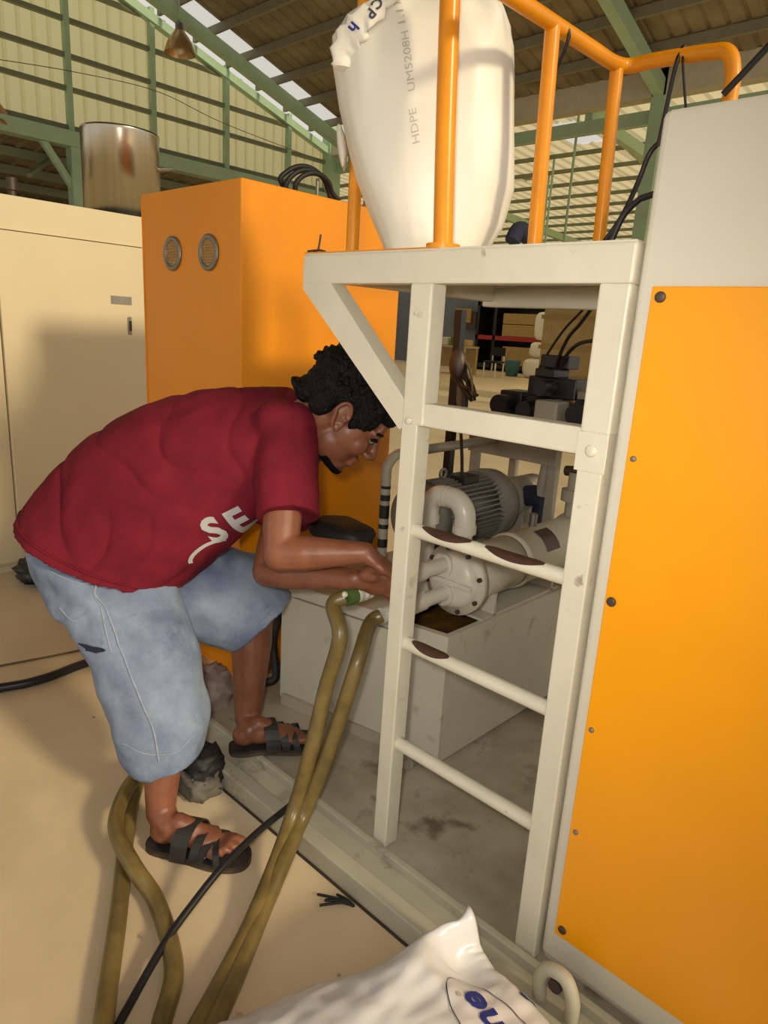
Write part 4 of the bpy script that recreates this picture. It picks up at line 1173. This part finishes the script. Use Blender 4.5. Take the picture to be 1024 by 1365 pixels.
def hand(mb, wr, fd_, nd_, td_, curl, k=1.0, thumb=(.7, .5, .35)):
    fd_ = V(fd_).normalized(); td_ = V(td_); td_ = (td_ - fd_*td_.dot(fd_)).normalized(); nd_ = V(nd_); nd_ = (nd_ - fd_*nd_.dot(fd_) - td_*nd_.dot(td_)).normalized()
    Rm = Matrix((fd_, td_, nd_)).transposed()
    wr = V(wr)
    mb.ell(wr + fd_*.022*k, (.034*k, .030*k, .020*k), Rm, 14, 8)
    mb.ell(wr + fd_*.052*k, (.046*k, .040*k, .0165*k), Rm, 16, 10)
    mb.ell(wr + fd_*.040*k + td_*.026*k + nd_*.008*k, (.030*k, .018*k, .016*k), Rm, 12, 8)
    lens = [(.040,.025,.020), (.044,.028,.022), (.041,.026,.021), (.033,.021,.018)]
    for i in range(4):
        p = wr + fd_*(.088 - .004*abs(i-1.2))*k + td_*(.030 - .0195*i)*k
        ang = .25 + .08*i
        d_ = fd_ * math.cos(ang) + nd_ * math.sin(ang)
        r_ = .0098*k if i < 3 else .0085*k
        mb.cap(wr + fd_*.06*k + td_*(.024 - .016*i)*k, p, r_*1.05, r_, 10)
        for j, ln in enumerate(lens[i]):
            q = p + d_ * ln * k
            mb.cap(p, q, r_, r_*.92, 10); p = q; r_ *= .92
            ang += curl[j] ; d_ = fd_ * math.cos(ang) + nd_ * math.sin(ang)
    p = wr + fd_*.028*k + td_*.034*k
    d_ = (fd_*thumb[0] + td_*thumb[1] + nd_*thumb[2]).normalized()
    q = p + d_*.036*k; mb.cap(p, q, .0125*k, .0112*k, 10)
    d2_ = (d_ + nd_*.5).normalized(); mb.cap(q, q + d2_*.028*k, .0110*k, .0092*k, 10)
hand(body, wrR, EX*.80 - UZ*.52 + WV*.06, -UZ*.8 - EX*.5, WV, (.75, .7, .5))
hand(body, wrL, EX*.95 - UZ*.05 - WV*.15, -WV*.8 - UZ*.5, UZ*.8 - WV*.3, (.8, .75, .5))

def foot(mb, heel, tdir, side, an):
    """heel point on top of the sole, toe direction, side = big-toe direction"""
    heel = V(heel); tdir = V(tdir).normalized(); side = V(side); side = (side - tdir*side.dot(tdir)).normalized()
    Rm = Matrix((tdir, side, UZ)).transposed()
    at = lambda x, y, z: heel + tdir*x + side*y + UZ*z
    mb.ell(at(.034, 0, .032), (.036, .031, .033), Rm)
    mb.cap(at(.050, 0, .045), an, .034, .036)
    mb.ell(at(.085, .0, .035), (.055, .033, .034), Rm)
    mb.ell(at(.135, .006, .028), (.055, .040, .026), Rm)
    mb.ell(at(.165, .006, .020), (.040, .044, .019), Rm)
    mb.cap(at(.075, .0, .062), at(.15, .012, .035), .026, .018)
    for i, (y, ln, r_) in enumerate(((.034, .052, .0125), (.014, .052, .0095), (-.003, .047, .0090), (-.018, .040, .0085), (-.032, .031, .0080))):
        a = at(.178 - .008*i, y, .016); b = at(.178 - .008*i + ln*.55, y*1.05, .017); c = at(.178 - .008*i + ln, y*1.06, .0105)
        mb.cap(a, b, r_*1.05, r_); mb.cap(b, c, r_, r_*.92)
SOLE_T = .020
hR = V((-1.381, 0.704, 0.020)); hR.z = SOLE_T
tR = V((-1.171, 0.842, 0.020)) - hR; tR.z = 0
sR = UZ.cross(tR).normalized()            # his left = big toe of the right foot
hL = V((-1.494, 1.023, 0.090)); hL.z = .0705 + SOLE_T
tL = V((-1.363, 1.241, 0.090)) - hL; tL.z = 0
sL = -UZ.cross(tL).normalized()
foot(body, hR, tR, sR, anR)
foot(body, hL, tL, sL, anL)
skin = union(body, 'body', SKIN, MAN, .0042, 5)
# ears
for s in (1, -1):
    ear = MB()
    E_ = hp(-.012*KH, s*.076*KH, -.008*KH)
    tilt = Matrix.Rotation(math.radians(-14), 3, 'Y')
    Re = HM @ tilt
    pts = []
    for k in range(15):
        a = math.radians(-70 + 310 * k / 14)
        pts.append(E_ + Re @ V((-.021*math.cos(a)*(1 if math.sin(a) > 0 else .75), s*(.006 + .004*math.cos(a)), .036*math.sin(a))))
    ear.tube(pts, lambda q: .0055 - .001*q, 8, 3)
    ear.ell(E_ + Re @ V((.0, 0, .002)), (.017, .006, .029), Re, 14, 8)
    ear.ell(E_ + Re @ V((.006, s*.004, -.030)), (.009, .006, .011), Re, 10, 6)
    ear.ell(E_ + Re @ V((.013, s*.006, -.006)), (.005, .005, .008), Re, 8, 6)
    union(ear, 'ear', SKIN, MAN, .0028, 3)
# eyes, brows, beard
for s in (1, -1):
    ey = MB().ell(hp(.087*KH, s*.031*KH, -.006*KH), (.0105, .0125, .0075), HM, 12, 8).build('eye', GREYP, MAN)
    MB().ell(hp(.094*KH, s*.031*KH, -.009*KH), (.0045, .0055, .0055), HM, 10, 6).build('iris', BLACK, ey)
    lid = MB().tube([hp(.084*KH, s*.045*KH, -.004*KH), hp(.095*KH, s*.036*KH, .0005*KH), hp(.097*KH, s*.027*KH, .0005*KH), hp(.093*KH, s*.019*KH, -.004*KH)], .004, 8, 4).build('eyelid', HAIR, ey)
    tr = bvh_of(skin)
    MB().tube(on_surface(tr, [hp(.080*KH, s*.052*KH, .014*KH), hp(.097*KH, s*.036*KH, .020*KH), hp(.102*KH, s*.016*KH, .014*KH)], .001), .0042, 8, 1).build('eyebrow', HAIR, MAN)
tr = bvh_of(skin)
def patch(pts, wd, name, m, lift=.0012):
    mb = MB()
    ps = on_surface(tr, pts, lift, 4)
    rows = []
    for i, p in enumerate(ps):
        tdir = (ps[min(i+1, len(ps)-1)] - ps[max(i-1, 0)]).normalized()
        hit, nor, _, _ = tr.find_nearest(p)
        acr = tdir.cross(nor).normalized(); w_ = wd(i/(len(ps)-1))
        row = []
        for k in range(-3, 4):
            q = p + acr * (w_ * k / 3)
            h2, n2, _, _ = tr.find_nearest(q)
            row.append(h2 + n2 * lift * (1.4 - abs(k)/3))
        rows.append(row)
    vs = [v for r in rows for v in r]
    mb.add(vs, [(i*7+k, (i+1)*7+k, (i+1)*7+k+1, i*7+k+1) for i in range(len(rows)-1) for k in range(6)], True)
    return mb.build(name, m, MAN)
patch([hp(.03*KH, .05*KH, -.118*KH), hp(.06*KH, .038*KH, -.128*KH), hp(.092*KH, .012*KH, -.122*KH), hp(.096*KH, -.005*KH, -.115*KH)], lambda q: .008 + .010*math.sin(PI*(.2+.7*q)), 'beard', HAIR, .003)
# hair: a cap of tufts
hair = MB()
def hr(c, r_): hell(hair, c, r_, 20, 12)
hr((-.022, 0, .048), (.103, .083, .088))
hr((-.068, 0, .010), (.052, .072, .062))
hr((.050, 0, .085), (.055, .066, .042))
hr((.078, 0, .060), (.030, .058, .030))
for s in (1, -1):
    hr((.034, s*.066, .030), (.032, .016, .034)); hr((.022, s*.068, .008), (.013, .012, .026))
    hr((-.06, s*.058, -.012), (.030, .022, .040))
hr((-.092, 0, -.026), (.030, .048, .034)); hr((-.108, 0, -.036), (.028, .036, .013))
random.seed(21)
for k in range(420):
    th = random.uniform(0, 2*PI); ph = random.uniform(-.15, PI/2)
    d = V((math.cos(th)*math.cos(ph), math.sin(th)*math.cos(ph), math.sin(ph)))
    if d.x > .75 and d.z < .35: continue
    c = V((-.022 + d.x*.098, d.y*.078, .045 + d.z*.084))
    if abs(d.y) > .6 and -.03 < c.x < .02 and c.z < .05: continue
    s_ = random.uniform(.005, .014)
    hair.ell(hp(c.x*KH, c.y*KH, c.z*KH), (s_*2.2, s_*.7, s_*.8), HM @ Matrix.Rotation(random.uniform(0, PI), 3, 'Z') @ Matrix.Rotation(random.uniform(-.6, .6), 3, 'Y'), 8, 6)
union(hair, 'hair', HAIR, MAN, .0032, 0, lambda c, n: .003 * noise.noise(c * 120))

# --- t-shirt
sh = MB()
tr_rings = [
    ring((-1.986, 0.666, 0.735), (-1.607, 0.934, 0.586), .212, .9),
    ring((-1.963, 0.715, 0.812), (-1.589, 0.959, 0.608), .200),
    ring((-1.905, 0.802, 0.942), (-1.553, 0.994, 0.654), .195),
    ring((-1.818, 0.903, 1.038), (-1.512, 1.039, 0.713), .190),
    ring((-1.710, 1.010, 1.096), (-1.472, 1.084, 0.775), .192),
    ring((-1.593, 1.113, 1.124), (-1.430, 1.127, 0.825), .198),
    ring((-1.498, 1.189, 1.128), (-1.383, 1.171, 0.864), .180),
    ring((-1.440, 1.221, 1.108), (-1.370, 1.205, 0.925), .115),
    ring((-1.418, 1.232, 1.082), (-1.371, 1.218, 0.963), .075)]
sh.loft(refine(tr_rings, 4))
def sleeve(s0, s1, s2, r0, r1, r2):
    a, b, c = V(s0), V(s1), V(s2)
    def rg(c_, ax, r_, q):
        p = V(ax).orthogonal().normalized() if False else (EX - ax*EX.dot(ax)).normalized()
        w_ = ax.cross(p).normalized()
        return [c_ + p*(r_*q*math.cos(2*PI*i/NR)) + w_*(r_*math.sin(2*PI*i/NR)) for i in range(NR)]
    ax = (c - a).normalized()
    sh.loft(refine([rg(a, ax, r0, .9), rg(b, ax, r1, 1), rg(c, ax, r2, 1.02)], 4))
sleeve((-1.358, 1.091, 1.027), (-1.296, 1.048, 0.927), (-1.249, 1.013, 0.845), .085, .080, .077)
sleeve((-1.525, 1.253, 0.947), (-1.483, 1.200, 0.851), (-1.445, 1.146, 0.759), .080, .078, .076)
sh.ell((-1.367, 1.092, 1.054), (.085, .085, .07)); sh.ell((-1.527, 1.253, 0.991), (.08, .08, .07))
def crease(x, sharp=2.2):
    q = 1 - abs(math.sin(x)); return q ** sharp
def folds(c, n):
    l = (c - HD)
    a = l.dot(EX); b = l.dot(WV); z = l.z
    wb_ = noise.noise(c * 5)
    wst = max(0, min(1, (-a - .16) / .25))
    k = -.012 * wst * crease(16*(z*.9 + a*.75) + 2.4*wb_, 3) * max(0, .45 + 1.3*noise.noise(c*4.0 + V((3, 1, 0))))
    k += -.008 * wst * crease(24*(z*.5 - a*.9) + 2.0*wb_, 3) * max(0, .2 + 1.2*noise.noise(c*5.0 + V((0, 4, 2))))
    arm = math.exp(-((a + .20)/.12)**2)
    k += -.012 * arm * crease(22*(a*1.0 + z*.25) + 1.8*wb_, 3) * max(0, .6 + 1.2*noise.noise(c*4))
    k += .009 * noise.noise(c * 7) + .004 * noise.noise(c * 18)
    return k
shirt = union(sh, 't_shirt', SHIRT, MAN, .006, 3, folds)
shirt['label'] = 'faded maroon cotton t-shirt'
ts = bvh_of(shirt)
# hem and sleeve seams
hem = []
for i in range(0, NR + 1):
    p = ring((-1.973, 0.685, 0.753), (-1.606, 0.941, 0.604), .206)[i % NR]
    hit, nor, _, _ = ts.find_nearest(p); hem.append(hit + nor*.001)
MB().tube(hem, .0035, 6, 1).build('hem', SHIRT, shirt)
cuff = []
# chest print
for (tx, pp, sz) in (('S', (-1.404, 0.903, 0.763), .10), ('E', (-1.376, 0.968, 0.790), .10)):
    hit_, nor_, _, _ = ts.find_nearest(V(pp)); pp = hit_
    vs, fs = text_mesh(tx, sz, .006, bold=.004)
    decal(vs, fs, ts, pp, EX*.87 + UZ*.50, UZ*.87 - EX*.50, 'chest_print', PRINT, shirt, .002, .06)
vs, fs = stroke2d([(.060*math.cos(q) - .01, .030*math.sin(q) - .02) for q in [PI*(.95 - .75*k/12) for k in range(13)]], .009)
decal(vs, fs, ts, ts.find_nearest(V((-1.401, 0.914, 0.706)))[0], EX*.87 + UZ*.50, UZ*.87 - EX*.50, 'chest_print', PRINT, shirt, .002, .06)

# --- denim shorts
so = MB()
so.loft(refine([ring((-1.957, 0.686, 0.717), (-1.629, 0.932, 0.637), .180), ring((-1.923, 0.676, 0.640), (-1.606, 0.926, 0.562), .188), ring((-1.828, 0.685, 0.540), (-1.594, 0.913, 0.497), .17)], 4))
so.loft(refine([ring((-1.846, 0.646, 0.673), (-1.577, 0.877, 0.626), .11), ring((-1.770, 0.663, 0.564), (-1.534, 0.884, 0.573), .125), ring((-1.648, 0.693, 0.416), (-1.445, 0.880, 0.452), .118), ring((-1.576, 0.707, 0.310), (-1.392, 0.870, 0.330), .108), ring((-1.529, 0.705, 0.223), (-1.367, 0.851, 0.251), .100), ring((-1.482, 0.722, 0.168), (-1.362, 0.836, 0.218), .092)], 4))
def ring2(a, b, hd, c=None):
    return ring(a, b, hd)
so.loft(refine([ring((-1.828, 0.889, 0.676), (-1.810, 0.825, 0.452), .10), ring((-1.743, 0.978, 0.628), (-1.701, 0.935, 0.440), .11), ring((-1.674, 1.092, 0.647), (-1.644, 0.999, 0.394), .115), ring((-1.582, 1.189, 0.605), (-1.619, 1.054, 0.367), .112), ring((-1.498, 1.242, 0.500), (-1.590, 1.091, 0.356), .105)], 4))
def dfolds(c, n):
    l = c - V(knR)
    a = l.dot(EX); z = l.z
    k = .010 * noise.noise(V((c.x*7, c.y*7, c.z*12))) + .005 * noise.noise(c * 20)
    k -= .010 * crease(14*(z + .45*a) + 2*noise.noise(c*5)) * max(0, .2 + noise.noise(c*4))
    k += .006 * math.exp(-((z - .22)/.07)**2) * math.sin(60*(z + .5*a))
    return k
shorts = union(so, 'denim_shorts', DENIM, MAN, .0065, 4, dfolds)
shorts['label'] = 'faded blue denim knee-length shorts'
td = bvh_of(shorts)
def seam(pts, r_=.0022, m=STITCH, name='seam'):
    MB().tube(on_surface(td, pts, .001, 6), r_, 6, 1).build(name, m, shorts)
seam([(-1.621, 0.685, 0.712), (-1.556, 0.683, 0.618), (-1.496, 0.688, 0.518), (-1.428, 0.707, 0.398), (-1.380, 0.717, 0.303), (-1.367, 0.722, 0.244)], .003)
seam([(-1.722, 0.615, 0.699), (-1.656, 0.648, 0.699), (-1.604, 0.685, 0.709), (-1.591, 0.689, 0.685)])
seam([(-1.594, 0.683, 0.675), (-1.556, 0.676, 0.600), (-1.529, 0.676, 0.530), (-1.512, 0.677, 0.491)])
seam([(-1.710, 0.626, 0.660), (-1.640, 0.647, 0.656), (-1.597, 0.680, 0.675)])
seam([(-1.670, 0.618, 0.577), (-1.617, 0.632, 0.555), (-1.581, 0.665, 0.594)])
seam([(-1.452, 0.681, 0.272), (-1.370, 0.711, 0.262), (-1.314, 0.769, 0.281), (-1.301, 0.804, 0.304)])
seam([(-1.501, 1.047, 0.436), (-1.461, 1.101, 0.482), (-1.440, 1.174, 0.552)])
mb = MB()
vs = [V((0, 0, 0))] + [V((.030*math.cos(q) * (1 + .35*math.sin(3*q) + .2*math.sin(5*q + 1)), .013*math.sin(q) * (1 + .4*math.cos(2*q)), 0)) for q in [2*PI*k/24 for k in range(24)]]
fs = [(0, 1+k, 1+(k+1) % 24) for k in range(24)]
decal(vs, fs, td, (-1.565, 0.656, 0.490), EX, UZ, 'pocket_stain', DENIMD, shorts, .003)

# --- sandals
def sandal(heel, tdir, side, label, base, an):
    heel = V(heel); tdir = V(tdir).normalized(); side = V(side); side = (side - tdir*side.dot(tdir)).normalized()
    at = lambda x, y, z: heel + tdir*x + side*y + UZ*z
    S = MAN
    out = [(-.012, .0), (-.004, .026), (.03, .038), (.08, .036), (.13, .046), (.18, .056), (.22, .052), (.252, .030), (.262, .0), (.252, -.028), (.22, -.044), (.17, -.048), (.12, -.042), (.07, -.036), (.02, -.034), (-.006, -.022)]
    n = len(out)
    pts = spline([V((x, y, 0)) for x, y in out] + [V((out[0][0], out[0][1], 0))], 3)[:-1]; n = len(pts)
    def slab(z0, z1, name, m):
        mb = MB()
        mb.add([at(p.x, p.y, z0) for p in pts] + [at(p.x, p.y, z1) for p in pts], [tuple(range(n-1,-1,-1)), tuple(range(n, 2*n))] + [(i, (i+1) % n, n+(i+1) % n, n+i) for i in range(n)])
        return mb.build(name, m, S)
    fb = slab(-SOLE_T + .010, -.001, 'sandal', SANDAL); fb['label'] = label
    S = fb
    slab(-SOLE_T, -SOLE_T + .010, 'outsole', SOLE)
    def strap(xa, xb, ht, wd, sk=0.0, name='strap'):
        mb = MB(); rows = []
        for k in range(15):
            a = PI * k / 14
            x = xa + (xb - xa) * k / 14; hw = .053
            c = at(x, hw*math.cos(a) * 1.0 + sk, -.004 + ht*math.sin(a)**.75)
            up = (side*math.cos(a)*.5 + UZ*math.sin(a)).normalized()
            rows.append([c - tdir*wd/2, c + tdir*wd/2, c + tdir*wd/2 + up*.004, c - tdir*wd/2 + up*.004])
        mb.loft(rows, False)
        return mb.build(name, SANDAL, S)
    s1 = strap(.115, .095, .072, .042); strap(.150, .135, .052, .022, name='strap')
    strap(.185, .150, .042, .018); strap(.150, .200, .040, .016)
    for (x, y, z) in ((.112, -.030, .056), (.098, -.038, .048), (.162, -.046, .018)):
        MB().ell(at(x, y, z), (.0045, .0045, .0045), None, 10, 6).build('stud', GALV, fb)
    return S
sandal(hR, tR, sR, 'dark leather strap sandal on the foot standing on the floor', 0, anR)
sandal(hL, tL, sL, 'dark leather strap sandal on the foot resting on the skid', SZ, anL)
